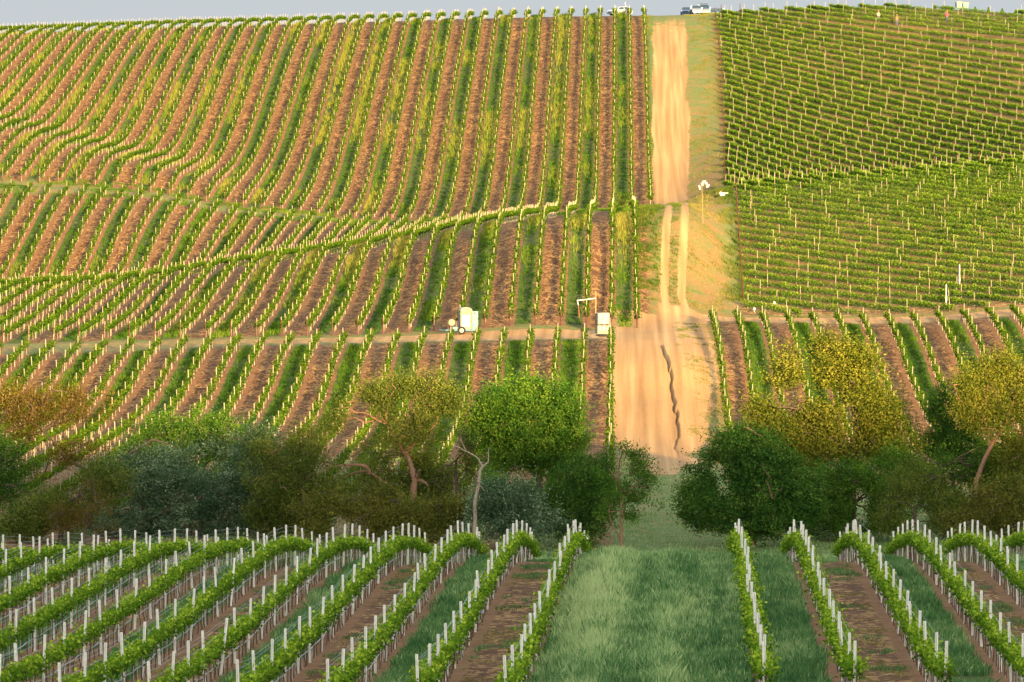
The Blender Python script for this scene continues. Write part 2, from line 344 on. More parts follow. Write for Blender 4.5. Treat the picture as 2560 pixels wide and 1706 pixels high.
# ------------------------------------------------------------------ ground material
def ground_material():
    n = NT('ground_soil_and_grass')
    u, till, dirt, fld, lush = [n.attr(a) for a in ('u', 'till', 'dirt', 'fld', 'lush')]
    big = n.noise(.12, 3); mid = n.noise(.9, 4, .6); fine = n.noise(5.0, 4, .65); fleck = n.noise(3.6, 2, .6, (1, .5, 1)); fleck2 = n.noise(1.1, 3, .7, (1, .4, 1))
    fr = n.m('FRACT', u); par = n.m('FRACT', n.m('MULTIPLY', n.m('FLOOR', u), .5))     # 0 or .5
    odd = n.m('GREATER_THAN', par, .25)
    cen = n.m('ABSOLUTE', n.m('SUBTRACT', fr, .5))                                      # 0 mid strip .. .5 under the vines
    edge = n.step(n.m('ADD', cen, n.m('MULTIPLY', n.m('SUBTRACT', mid, .5), .10)), .30, .37)
    soil = n.ramp(n.m('ADD', n.m('MULTIPLY', fine, .6), n.m('MULTIPLY', mid, .4)), [(.34, (.036, .016, .007)), (.5, (.100, .047, .020)), (.66, (.205, .105, .045))])
    straw = n.step(n.m('ADD', fleck, n.m('MULTIPLY', n.m('SUBTRACT', fleck2, .5), .8)), .48, .62)
    soil_s = n.mix(n.m('MULTIPLY', straw, n.step(big, .1, .6)), soil, (.30, .17, .062))
    berm = n.ramp(n.m('ADD', n.m('MULTIPLY', fine, .5), n.m('MULTIPLY', mid, .5)), [(.3, (.11, .053, .023)), (.7, (.25, .130, .058))])
    cover = n.ramp(n.m('ADD', n.m('MULTIPLY', fine, .5), n.m('MULTIPLY', mid, .5)), [(.3, (.035, .045, .014)), (.55, (.075, .095, .022)), (.75, (.17, .12, .05))])
    strip = n.mix(edge, n.mix(odd, cover, soil_s), berm)
    vg = n.m('ADD', lush, n.m('MULTIPLY', n.m('SUBTRACT', n.m('ADD', n.m('MULTIPLY', mid, .6), n.m('MULTIPLY', n.noise(.35, 3), .6)), .6), 1.5))
    verge = n.mix(n.step(vg, .25, .75), n.ramp(fine, [(.3, (.15, .085, .030)), (.7, (.29, .185, .065))]), n.ramp(fine, [(.3, (.060, .100, .024)), (.7, (.16, .20, .060))]))
    field = n.mix(n.step(n.m('ADD', fine, n.m('MULTIPLY', big, .5)), .60, .92), n.mix(n.step(mid, .4, .6), (.075, .038, .016), (.040, .066, .010)), (.20, .12, .045))
    tracks = n.noise(1.5, 2, .5, (1, .008, .1))
    dirtc = n.ramp(n.m('ADD', n.m('MULTIPLY', tracks, .65), n.m('MULTIPLY', fine, .35)), [(.28, (.21, .112, .042)), (.5, (.345, .198, .080)), (.68, (.47, .295, .13))])
    col = n.mix(till, verge, strip)
    col = n.mix(fld, col, field)
    dm = n.step(n.m('ADD', dirt, n.m('MULTIPLY', n.m('SUBTRACT', n.m('ADD', n.m('MULTIPLY', fine, .5), n.m('MULTIPLY', mid, .5)), .5), 1.9)), .38, .62)
    col = n.mix(dm, col, dirtc)
    h = n.m('ADD', n.m('MULTIPLY', fine, .6), n.m('MULTIPLY', fleck, .5))
    hh = n.m('MULTIPLY', h, n.m('SUBTRACT', 1.0, n.m('MULTIPLY', dm, .75)))
    return n.pbr(col, .95, .05, normal=n.bump(hh, .6, .12))
M_ground = ground_material()
def build_ground():
    D = np.concatenate([np.arange(-900, -100, 50), np.arange(-100, 145, 12.5), np.arange(148, 270, 1.0), np.arange(270, 420, 2.5), np.arange(420, 565, 1.0), np.arange(565, 975, 1.8), np.arange(980, 1100, 15), np.geomspace(1120, 4000, 14)])
    Q = np.concatenate([np.linspace(-30000, -300, 24), np.sort(np.concatenate([np.arange(-200, 2765, 7.0), np.arange(1640.5, 1716, 2.0)])), np.linspace(2900, 32000, 24)])
    Y, q = np.meshgrid(D, Q, indexing='ij')
    X = (q - XV) * np.maximum(Y, 150) / F
    Z = GZ(X, Y)
    nr, nc = Y.shape
    u, till, dirt, fld, lush = layout(X, Y)
    near = (q > -250) & (q < 2800)
    till = till * near; fld = fld * (q < 2800)
    # slight furrows: the tilled strips lie a little lower than the vine berms
    V = np.stack([X, Y, Z], -1).reshape(-1, 3)
    idx = np.arange(nr * nc).reshape(nr, nc)
    Fc = np.stack([idx[:-1, :-1], idx[:-1, 1:], idx[1:, 1:], idx[1:, :-1]], -1).reshape(-1, 4)
    dm = dirt.reshape(-1)[Fc].mean(1); yc = Y.reshape(-1)[Fc].mean(1); xc = X.reshape(-1)[Fc].mean(1)
    sel = np.zeros(len(Fc), int)
    ruts = (yc > 559) & (yc < 737) & (dm > .45) & (xc < 9)
    road = (dm > .5) & ~ruts
    sel[road & (yc > 735)] = 2; sel[road & (yc <= 735) & ((yc > 510) | (xc < -1.5))] = 1; sel[road & (yc <= 510) & (xc >= -1.5)] = 4; sel[ruts] = 3
    names = ['ground', 'dirt_road', 'hill_road', 'wheel_track', 'dirt_ramp']
    labels = ['rolling vineyard ground of brown soil and grass', 'pale dirt track crossing between the lower and middle vines', 'wide sandy road climbing to the skyline', 'pair of bare wheel ruts with grass between', 'bare sandy ramp with a wash-out crack below the junction']
    att = dict(u=u, till=till, dirt=dirt, fld=fld, lush=lush)
    for k, nm in enumerate(names):
        fs = Fc[sel == k]; used, inv = np.unique(fs, return_inverse=True)
        mb = MB(); mb.add(V[used], inv.reshape(-1, 4), smooth=True)
        o = mb.build(nm, M_ground)
        for a, arr in att.items():
            t = o.data.attributes.new(a, 'FLOAT', 'POINT'); t.data.foreach_set('value', arr.reshape(-1)[used].astype(np.float32))
        tag(o, labels[k], None, None, 'structure')
build_ground()
# ------------------------------------------------------------------ more materials
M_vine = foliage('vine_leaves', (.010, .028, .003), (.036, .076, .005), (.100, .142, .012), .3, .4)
M_vine_near = foliage('shade_lifted_vine_leaves', (.014, .045, .004), (.100, .200, .012), (.40, .48, .04), .35, .6)  # near copy of the vine leaf colours, brightened to lift the shaded foreground
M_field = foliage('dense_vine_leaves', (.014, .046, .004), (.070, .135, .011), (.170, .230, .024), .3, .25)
M_cover = foliage('cover_crop_leaves', (.016, .056, .006), (.060, .118, .011), (.190, .180, .036), .3, .08)
M_weeds = foliage('tall_weeds', (.020, .080, .032), (.110, .225, .070), (.44, .50, .21), .3, .35)
M_verge = foliage('dry_grass_tufts', (.030, .070, .008), (.11, .115, .022), (.26, .19, .065), .3, .2)
M_post = plain('shade_lifted_weathered_post', (.68, .62, .51), .75, .2, 0, .3, 9)  # raised colour paints extra light onto the near posts standing in shade
M_stake = plain('vine_training_stake', (.34, .31, .25), .8, .15, 0, .3, 9)
M_post_hill = plain('weathered_post', (.22, .195, .14), .8, .15, 0, .25, 5)  # lowered copy of the post colour for posts in full sun
M_post_far = plain('pale_stake', (.20, .175, .115), .8, .15, 0, .25, 2)
M_wood = plain('vine_trunk_bark', (.105, .058, .038), .9, .1, 0, .4, 12)
M_rust = plain('rusty_steel', (.055, .020, .014), .7, .3, .2, .4, 8)
M_wire = plain('trellis_wire', (.16, .21, .21), .45, .5, .6, .1, 3)
M_hose = plain('black_drip_hose', (.020, .026, .038), .35, .5, 0, .2, 3)
M_white = plain('white_plastic', (.32, .31, .29), .45, .4, 0, .08, 3)
# ------------------------------------------------------------------ vine rows
def resample(P, step):
    P = np.asarray(P, float); d = np.concatenate([[0], np.cumsum(np.linalg.norm(np.diff(P[:, :2], axis=0), axis=1))])
    n = max(2, int(d[-1] / step) + 1); t = np.linspace(0, d[-1], n)
    return np.stack([np.interp(t, d, P[:, i]) for i in range(3)], 1)
def sample_line(P, t):                # t in metres along P
    d = np.concatenate([[0], np.cumsum(np.linalg.norm(np.diff(P[:, :2], axis=0), axis=1))])
    q = np.stack([np.interp(t, d, P[:, i]) for i in range(3)], 1)
    a = np.stack([np.interp(np.clip(t + .5, 0, d[-1]), d, P[:, i]) - np.interp(np.clip(t - .5, 0, d[-1]), d, P[:, i]) for i in range(2)], 1)
    a /= np.linalg.norm(a, axis=1)[:, None] + 1e-9
    return q, np.stack([-a[:, 1], a[:, 0], a[:, 0] * 0], 1), d[-1]
def sticks(mb, B, w, dpt, h, tilt=.03, mat=0):
    """many thin square posts standing at B"""
    n = len(B); w = np.broadcast_to(w, (n,)); h = np.broadcast_to(h, (n,))
    off = rng.normal(0, tilt, (n, 2)) * h[:, None]
    c = np.array([(-1, -1), (1, -1), (1, 1), (-1, 1)]) * .5
    lo = B[:, None] + np.concatenate([c[None] * np.stack([w, w * 0 + dpt], 1)[:, None], np.zeros((n, 4, 1))], 2)
    hi = lo + np.concatenate([off, h[:, None]], 1)[:, None]
    v = np.concatenate([lo, hi], 1); b = (np.arange(n) * 8)[:, None, None]
    f = np.array([(0, 1, 5, 4), (1, 2, 6, 5), (2, 3, 7, 6), (3, 0, 4, 7), (4, 5, 6, 7)])[None] + b
    mb.add(v.reshape(-1, 3), f.reshape(-1, 4), mat)
def make_post(h, w):                  # a folded metal profile, open on one side
    mb = MB(); t = .014
    mb.box((0, w * .3, h / 2 - .1), (w, t, h + .2)); mb.box((-w / 2 + t / 2 - .002, 0, h / 2 - .1), (t, w * .58, h + .196)); mb.box((w / 2 - t / 2 + .002, 0, h / 2 - .1), (t, w * .58, h + .196))
    mb.box((-w * .32, -w * .3, h / 2 - .1), (w * .26, t, h + .192)); mb.box((w * .32, -w * .3, h / 2 - .1), (w * .26, t, h + .192))
    for z in (.9, 1.2, 1.45, 1.7): mb.box((-w / 2 - .008, 0, z), (.012, .03, .02))
    o = mb.build('post', M_post); me = o.data; bpy.data.objects.remove(o); return me
def make_trunk(seed):
    r = np.random.default_rng(seed); mb = MB()
    z = np.linspace(-.05, .9, 6); p = np.stack([np.cumsum(r.normal(0, .016, 6)), np.cumsum(r.normal(0, .022, 6)), z], 1)
    mb.tube(p, np.linspace(.026, .017, 6), 6, 0)
    for s in (-1, 1): mb.tube([p[-1], p[-1] + (r.normal(0, .02), s * .3, .04), p[-1] + (r.normal(0, .03), s * .62, .05)], [.016, .013, .008], 5, 0)
    mb.box((.045 * r.choice([-1, 1]), r.normal(0, .03), .50), (.017, .014, 1.05 if seed % 2 else .7), 1)
    o = mb.build('trunk', [M_wood, M_stake]); me = o.data; bpy.data.objects.remove(o); return me
POST_NEAR = make_post(1.78, .068); POST_HILL = make_post(1.80, .060); POST_HILL.materials[0] = M_post_hill
TRUNKS = [make_trunk(i) for i in range(7)]
ESS = dict(
 near=dict(leaf=.115, per=150, z=(.72, 1.26), hw=.17, mat=M_vine_near, step=.5),
 low=dict(leaf=.18, per=54, z=(.74, 1.34), hw=.17, mat=M_vine, step=1),
 hill=dict(leaf=.20, per=46, z=(.74, 1.36), hw=.17, mat=M_vine, step=1),
 top=dict(leaf=.21, per=40, z=(.74, 1.36), hw=.18, mat=M_vine, step=1),
 field=dict(leaf=.17, per=150, z=(.12, .76), hw=.18, mat=M_field, step=1))
def vine_row(P, style, label, group, post_step=6.0, indiv=False, trunks=False, ends=(False, False), seed=0, stake=0.0, post_h=None):
    e = ESS[style]; P = resample(P, e['step']); q, lat, L = sample_line(P, np.array([0.0]))
    root = thing('vine_row', P[0], label, 'vine row', group); O = np.asarray(P[0])
    n = int(L * e['per']); t = rng.uniform(0, L, n)
    vig = vnoise(t * .75, t * 0 + seed * 17.3, 5) * .65 + vnoise(t * 2.3, t * 0 + seed * 5.1, 6) * .35      # each plant its own vigour
    keep = rng.uniform(0, 1, n) < .18 + vig * 1.25; t = t[keep]; vig = vig[keep]; n = len(t)
    C, lat, _ = sample_line(P, t); z0, z1 = e['z']
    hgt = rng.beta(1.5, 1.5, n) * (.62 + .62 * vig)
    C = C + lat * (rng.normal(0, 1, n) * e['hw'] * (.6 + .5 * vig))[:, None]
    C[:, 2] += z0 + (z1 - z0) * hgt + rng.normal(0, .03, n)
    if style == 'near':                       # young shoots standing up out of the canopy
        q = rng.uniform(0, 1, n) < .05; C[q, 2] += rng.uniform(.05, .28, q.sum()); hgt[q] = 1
    mb = MB(); mb.leaves(C, e['leaf'] * rng.uniform(.6, 1.3, n), e['leaf'] * rng.uniform(.55, 1.0, n), 0, np.clip(.05 + hgt * .62 + rng.normal(0, .18, n), 0, 1))  # lit top and dark inside of the canopy painted in by leaf height
    mb.build('foliage', e['mat'], root, O)
    tp = np.arange(rng.uniform(.2, post_step) if style == 'field' else rng.uniform(.2, .9), L, post_step) ; tp = tp + rng.normal(0, .12, len(tp))
    B, lt, _ = sample_line(P, np.clip(tp, 0, L))
    ang = math.atan2(lat[0][1], lat[0][0])
    if indiv:
        me = POST_NEAR if style == 'near' else POST_HILL
        for b in B:
            o = put('post', me, root, b - O); o.rotation_euler = (rng.normal(0, .035), rng.normal(0, .032), rng.normal(0, .4))
            if style != 'near': o.scale = (1, 1, rng.uniform(.95, 1.06))
    else:
        mb = MB(); sticks(mb, B - (0, 0, .1), .046 if style == 'field' else .056, .045, (post_h or 1.85) + rng.normal(0, .07, len(B)), .025)
        o = mb.build('post', M_post_far, root, O); tag(o, None, None, None, 'stuff')
    if trunks:
        tt = np.arange(.4, L, 1.5) + rng.normal(0, .07, len(np.arange(.4, L, 1.5))); B, lt, _ = sample_line(P, np.clip(tt, 0, L))
        for b in B:
            o = put('trunk', TRUNKS[rng.integers(7)], root, b - O); o.rotation_euler = (rng.normal(0, .04), rng.normal(0, .03), rng.choice([0, math.pi]) + rng.normal(0, .1))
        wp = resample(P, 3.0)
        mb = MB()
        for z, dx in ((1.36, .05), (1.52, -.05), (1.70, .05)):
            mb.tube(wp + (dx, 0, z), .0035, 3, cap=False)
        mb.build('wire', M_wire, root, O)
        wp = resample(P, 1.0); mb = MB(); sag = np.abs(np.sin(np.arange(len(wp)) * 2.1)) * .035
        mb.tube(wp + np.stack([sag * 0 + .02, sag * 0, .47 - sag], 1), .017, 5, cap=False); mb.build('drip_hose', M_hose, root, O)
    elif stake > 0:
        m = max(2, int(L / stake)); B, _, _ = sample_line(P, np.linspace(.5, L - .3, m) + rng.normal(0, .15, m))
        mb = MB(); sticks(mb, B, .026, .022, rng.uniform(.6, .95, m), .05); o = mb.build('vine_stake', M_post_far, root, O); tag(o, None, None, None, 'stuff')
    for k, on in enumerate(ends):
        if on:
            b = P[-1 if k else 0]; mb = MB(); mb.tube([b + (0, 0, -.2), b + (0, (.1 if k else -.1), 1.55)], .055, 7)
            mb.tube([b + (0, 0, 1.3), b + (0, (1.2 if k else -1.2), .02)], .012, 4); mb.build('end_post', M_rust, root, O)
    return root
def straight(Xf, Ya, Yb, step=1.0):
    Y = np.arange(Ya, Yb, step); X = Xf(Y); Z = GZ(X, Y)
    px = XV + X * F / Y; k = (px > -90) & (px < 2650)
    return np.stack([X, Y, Z], 1)[k] if k.sum() > 6 else None
sd = 0
# near vineyard, both sides of the grassy avenue
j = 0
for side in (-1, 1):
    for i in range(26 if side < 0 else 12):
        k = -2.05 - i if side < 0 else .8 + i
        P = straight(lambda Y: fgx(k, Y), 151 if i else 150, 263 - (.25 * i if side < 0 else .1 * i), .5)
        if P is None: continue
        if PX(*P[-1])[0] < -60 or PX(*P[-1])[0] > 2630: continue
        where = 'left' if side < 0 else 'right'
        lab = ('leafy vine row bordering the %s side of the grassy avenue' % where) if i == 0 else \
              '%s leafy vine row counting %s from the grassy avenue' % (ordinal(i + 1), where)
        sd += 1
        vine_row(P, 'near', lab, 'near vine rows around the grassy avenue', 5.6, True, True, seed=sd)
# lower slope under the dirt track
for i in range(0, 34):
    P = straight(lambda Y: X0 - i * SP + Y * 0, 372, 514)
    if P is None: continue
    sd += 1
    vine_row(P, 'low', 'vine row along the left edge of the sandy ramp' if i == 0 else '%s vine row left of the sandy ramp, below the dirt track' % ordinal(i + 1),
             'vine rows below the track, left of the ramp', 6.2, i < 22, False, (False, True), sd, 3.1)
for i in range(0, 18):
    P = straight(lambda Y: X0 + (4 + i) * SP + Y * 0, 400, 548)
    if P is None: continue
    sd += 1
    vine_row(P, 'low', 'vine row along the right edge of the sandy ramp' if i == 0 else '%s vine row right of the sandy ramp, below the dirt track' % ordinal(i + 1),
             'vine rows below the track, right of the ramp', 6.2, True, False, (False, True), sd, 3.1)
# middle slope over the hump
for i in range(0, 46):
    P = straight(lambda Y: X0 + (1 - i) * SP + Y * 0, 537, 727 if i > 1 else 720)
    if P is None: continue
    sd += 1
    vine_row(P, 'hill', 'vine row beside the twin wheel ruts on the middle slope' if i == 0 else '%s vine row left of the wheel ruts, crossing the humped middle slope' % ordinal(i + 1),
             'vine rows over the humped middle slope', 6.2, False, False, (True, False), sd, 3.6)
# upper slope to the skyline
for i in range(0, 60):
    P = straight(lambda Y: X0 + (2 - i) * SP + Y * 0, 736, 962)
    if P is None: continue
    sd += 1
    vine_row(P, 'top', 'vine row along the left edge of the sandy hill road, upper slope' if i == 0 else '%s vine row left of the sandy hill road, climbing to the skyline' % ordinal(i + 1),
             'vine rows climbing to the skyline', 6.2, False, False, (i > 8, True), sd, 5)
# the two green fields right of the roads; their rows bend across the slope
def hit(x, y, Da, Db):
    D = np.arange(Da, Db, .5); X = (x[:, None] - XV) * D[None] / F; yy = YH - GZ(X, D[None] + X * 0) * F / D[None]
    ok = yy <= y[:, None]; i = ok.argmax(1); got = ok.any(1) & (i > 0)
    i = np.clip(i, 1, None); r = np.arange(len(x)); y1 = yy[r, i - 1]; y2 = yy[r, i]
    Dd = D[i - 1] + (D[i] - D[i - 1]) * np.clip((y1 - y) / (y1 - y2 + 1e-9), 0, 1)
    return Dd, got
def traced(x, y, Da, Db):
    D, got = hit(x, y, Da, Db)
    if got.sum() < 6: return None
    k = np.flatnonzero(got); br = np.flatnonzero(np.diff(k) > 1)          # keep the longest unbroken run
    runs = np.split(k, br + 1); k = max(runs, key=len)
    if len(k) < 6: return None
    D = smooth(D[k][:, None], 4, 0)[:, 0]; X = (x[k] - XV) * D / F
    return np.stack([X, D, GZ(X, D)], 1)
lo, y0 = [], 800.0
lane = [0]
y = 806.0
while y > 262:
    lo.append(y); y -= np.interp(y, [400, 500, 600, 806], [11, 14, 17.5, 20.5])
nlo = 0
for y0 in lo:
    x = np.arange(1838 + (min(max(y0, 465), 806) - 465) * .07, 2650, 8.0); t = x - 1838
    P = traced(x, y0 + .15 * t - .00003 * t * t, 556, 668)
    if P is None: continue
    mx = P[:, 1] > 561.5
    if mx.sum() < 6: continue
    P = P[mx]; nlo += 1; sd += 1
    vine_row(P, 'field', '%s dense green vine row up from the dirt track, right of the wheel ruts' % ordinal(nlo), 'rows of the lower right field', 5.4, False, False, (True, False), sd, 0, 1.5)
up = []; y = 462.0
while y > -150:
    up.append(y); y -= np.interp(y, [0, 140, 300, 460], [9.5, 13, 16, 17])
nup = 0
for y0 in up:
    xs = np.interp(max(y0, 25), [25, 200, 460], [1785, 1806, 1812]); x = np.arange(xs, 2650, 8.0); t = x - xs
    a = np.clip((y0 - 20) / 160, .12, 1)
    P = traced(x, y0 + np.interp(y0, [-200, 0, 30, 140, 234, 460], [.13, .14, .18, .27, .34, .40]) * t - np.interp(y0, [0, 140, 234, 460], [.00002, .00004, .00012, .00016]) * t * t, 705, 948)
    if P is None: continue
    nup += 1; sd += 1
    vine_row(P, 'field', '%s vine row from the bottom of the green hillside below the skyline' % ordinal(nup), 'rows of the upper right field', 5.6, False, False, (y0 > 20, False), sd, 0, 1.62)
# ------------------------------------------------------------------ cover crop and grass (nobody could count it)
def scatter(Xa, Xb, Ya, Yb, dens):
    n = int((Xb - Xa) * (Yb - Ya) * dens); return rng.uniform(Xa, Xb, n), rng.uniform(Ya, Yb, n)
def tufts(mb, X, Y, nb, H, spread, wd, tint, lean=.35, bend=False):
    """nb blades round each tuft foot"""
    n = len(X); Xb = np.repeat(X, nb) + rng.normal(0, spread, n * nb); Yb = np.repeat(Y, nb) + rng.normal(0, spread, n * nb)
    B = np.stack([Xb, Yb, GZ(Xb, Yb) - .03], 1)
    mb.blades(B, np.repeat(H, nb) * rng.uniform(.45, 1.1, n * nb), wd * rng.uniform(.6, 1.3, n * nb), lean, 0, np.clip(np.repeat(tint, nb) + rng.normal(0, .14, n * nb), 0, 1), bend)
def visible(X, Y, m=40):
    px = XV + X * F / Y; return (px > -m) & (px < 2560 + m)
def strips(Ya, Yb, Xa, Xb, dens, parity, half, hfun, nb, wd, tfun, name, label, lean=.3, xoff=X0):
    X, Y = scatter(Xa, Xb, Ya, Yb, dens)
    u = (X - xoff) / SP; fr = u - np.floor(u)
    k = (np.floor(u).astype(int) % 2 == parity) & (np.abs(fr - .5) < half + (fbm(X * .6, Y * .15, 33) - .5) * .16) & visible(X, Y)
    X, Y = X[k], Y[k]
    k = rng.uniform(0, 1, len(X)) < ss(.26, .46, fbm(X * .3 + np.floor(u[0]) * 0, Y * .07, 44)) * .9 + .25
    X, Y = X[k], Y[k]
    mb = MB(); tufts(mb, X, Y, nb, hfun(X, Y), .13, wd, tfun(X, Y), lean)
    tag(mb.build(name, M_cover), label, None, None, 'stuff')
nz = lambda X, Y, s: fbm(X * .12, Y * .045, s)
strips(742, 952, -125, X0 + 1.5 * SP, 5.0, 0, .25, lambda X, Y: .28 + .55 * ss(.35, .65, nz(X, Y, 51)), 5, .085, lambda X, Y: .14 + .70 * ss(.30, .68, nz(X, Y, 51)) - .1 * ss(-18, 2, X), 'cover_crop', 'tall pale cover crop between the upper vine rows', .22)
strips(538, 724, -100, X0 + 1.1 * SP, 6.0, 0, .26, lambda X, Y: .25 + .35 * ss(.4, .7, nz(X, Y, 52)) + .45 * np.exp(-((Y - np.interp(X, [-60, -40, -10, 0], [640, 635, 615, 604])) / 26) ** 2), 6, .075,
       lambda X, Y: .12 + .45 * ss(.4, .75, nz(X, Y, 52)) + .75 * np.exp(-((Y - np.interp(X, [-60, -40, -10, 0], [640, 635, 615, 604])) / 26) ** 2), 'cover_crop', 'cover crop on the humped middle slope, yellow with bloom on top', .25)
strips(372, 512, -75, X0, 9.0, 0, .29, lambda X, Y: .28 + .22 * nz(X, Y, 53), 7, .05, lambda X, Y: .08 + .42 * nz(X, Y, 53), 'cover_crop', 'lush green cover crop strips left of the sandy ramp', .3)
strips(400, 546, X0 + 4 * SP, 48, 9.0, 1, .29, lambda X, Y: .28 + .24 * nz(X, Y, 54), 7, .05, lambda X, Y: .08 + .38 * nz(X, Y, 54), 'cover_crop', 'lush green cover crop strips right of the sandy ramp', .3)
# weeds at the ends of the strips, the grassy track above the hump, verges
def patch(Xa, Xb, Ya, Yb, dens, cond, H, nb, wd, tint, name, label, mat, lean=.4, spread=.12, bend=False):
    X, Y = scatter(Xa, Xb, Ya, Yb, dens); k = cond(X, Y) & visible(X, Y); X, Y = X[k], Y[k]
    mb = MB(); tufts(mb, X, Y, nb, H(X, Y), spread, wd, tint(X, Y), lean, bend)
    tag(mb.build(name, mat), label, None, None, 'stuff')
nd = lambda X, Y: layout(X, Y)[2] < .25
patch(-125, 2, 721, 741, 5, lambda X, Y: fbm(X * .3, Y * .3, 61) > .50, lambda X, Y: X * 0 + .35, 6, .07, lambda X, Y: .1 + .6 * fbm(X * .2, Y * .2, 62), 'grass', 'grassy headland between the middle and upper vines', M_cover)
patch(1.5, 13, 561, 735, 5, lambda X, Y: nd(X, Y) & (fbm(X * .35, Y * .2, 63) > np.interp(X, [2, 4, 6.5, 11, 12.4], [.40, .52, .50, .52, .40])), lambda X, Y: X * 0 + .28 + .25 * ((X < 4) | (X > 11)), 6, .06, lambda X, Y: np.interp(X, [2, 5.5, 7.5, 10, 12.5], [.25, .12, .55, .70, .15]) + .5 * (fbm(X * .3, Y * .3, 64) - .5), 'verge_grass', 'dry grass and weeds along the twin wheel ruts', M_verge)
patch(3.5, 16, 740, 948, 5, lambda X, Y: nd(X, Y) & (X < FENCE_UP(Y) + .5) & (fbm(X * .35, Y * .12, 65) > np.interp(Y, [740, 800, 940], [.55, .48, .42])), lambda X, Y: X * 0 + .2, 6, .06, lambda X, Y: .25 + .5 * fbm(X * .4, Y * .2, 66), 'verge_grass', 'grass on the bank beside the sandy hill road', M_verge)
patch(-2, 9.5, 420, 548, 6, lambda X, Y: (fbm(X * .5, Y * .3, 67) > np.interp(X, [5.2, 6.5, 8.5], [.68, .58, .50])) & (X > 5.2), lambda X, Y: X * 0 + .17, 7, .045, lambda X, Y: .12 + .5 * fbm(X * .4, Y * .2, 68), 'verge_grass', 'weed clumps at the right side of the sandy ramp', M_verge)
patch(-30, 34, 275, 425, 3.5, lambda X, Y: nd(X, Y) & (fbm(X * .25, Y * .1, 69) > .36), lambda X, Y: X * 0 + .2 + .15 * (Y < 330), 7, .045, lambda X, Y: .32 + .6 * fbm(X * .25, Y * .07, 70), 'meadow_grass', 'shaded grass in the valley between the trees', M_weeds)
patch(-60, 60, 551, 566, 4, lambda X, Y: (X > 12) & nd(X, Y) & (fbm(X * .3, Y * .3, 71) > .42), lambda X, Y: .2 + .35 * (fbm(X * .3, Y * .3, 72) > .55), 6, .06, lambda X, Y: .1 + .55 * fbm(X * .4, Y * .3, 73), 'verge_grass', 'weeds under the first rows of the right field', M_verge)
# near vineyard: grass strips and the tall grass of the avenue
def near_grass():
    X, Y = scatter(-33, 22, 152, 268, 26)
    kf = (X - Y * (1733 - XV) / F) / SP; k = visible(X, Y, 60); X, Y, kf = X[k], Y[k], kf[k]
    fl = np.where(kf < 0, np.floor(kf + 2.05), np.floor(kf - .8)).astype(int); fr = np.where(kf < 0, kf + 2.05, kf - .8); fr = fr - np.floor(fr)
    green = np.where(kf < 0, fl % 2 == 0, fl % 2 == 0)       # strips beside the avenue: soil on the left, grass on the right
    inr = (kf < -2.05) | (kf > .8)
    edge = np.abs(fr - .5) < .30 + (fbm(X * .8, Y * .3, 81) - .5) * .2
    k = inr & green & edge & (fbm(X * .5, Y * .25, 82) > .28)
    far = rng.uniform(0, 1, len(X)) < np.interp(Y, [150, 200, 265], [1, .75, .5])
    A = k & far; mb = MB()
    tufts(mb, X[A], Y[A], 7, .20 + .35 * fbm(X[A] * .4, Y[A] * .2, 83), .10, .036, .10 + .6 * fbm(X[A] * .6, Y[A] * .12, 84) + rng.normal(0, .14, A.sum()), .4, True)
    tag(mb.build('grass', M_weeds), 'green grass strips between the near vine rows', None, None, 'stuff')
    B = inr & ~green & (np.abs(fr - .5) < .36) & (fbm(X * .6, Y * .35, 85) > .62) & (rng.uniform(0, 1, len(X)) < .5); mb = MB()
    tufts(mb, X[B], Y[B], 7, X[B] * 0 + .16, .09, .02, .05 + .5 * fbm(X[B] * .5, Y[B] * .4, 86), .6, True)
    tag(mb.build('weeds', M_weeds), 'small weeds scattered over the near bare soil', None, None, 'stuff')
    Cc = inr & ~green & (np.abs(fr - .5) < .38) & (fbm(X * .5, Y * .3, 87) > .55) & (rng.uniform(0, 1, len(X)) < .4); mb = MB()
    tufts(mb, X[Cc], Y[Cc], 5, X[Cc] * 0 + .10, .12, .03, X[Cc] * 0 + .9, 1.6, True)
    tag(mb.build('straw', M_verge), 'dry straw lying on the near bare soil', None, None, 'stuff')
    X, Y = scatter(-6, 9, 152, 264, 34); kf = (X - Y * (1733 - XV) / F) / SP
    k = (kf > -1.92) & (kf < .66) & (rng.uniform(0, 1, len(X)) < np.interp(Y, [150, 200, 265], [1, .8, .55])); X, Y, kf = X[k], Y[k], kf[k]
    lane = np.exp(-((kf + 1.35) / .42) ** 2) + .8 * np.exp(-((kf + .38) / .22) ** 2)          # the paler, taller oats
    t = .20 + .40 * ss(.2, .8, fbm(X * .8, Y * .05, 91)) + .5 * (fbm(X * 1.6, Y * .8, 95) - .45) + .55 * lane * ss(.2, .6, fbm(X * .9, Y * .05, 92)); h = .26 + .30 * fbm(X * .9, Y * .3, 93) + .55 * lane * fbm(X * .7, Y * .15, 94) + .05
    mb = MB(); tufts(mb, X, Y, 7, h, .10, .034, np.clip(t + rng.normal(0, .26, len(X)), 0, 1), .30, True)
    tag(mb.build('tall_grass', M_weeds), 'tall feathery grass filling the avenue between the near vines', None, None, 'stuff')
near_grass()
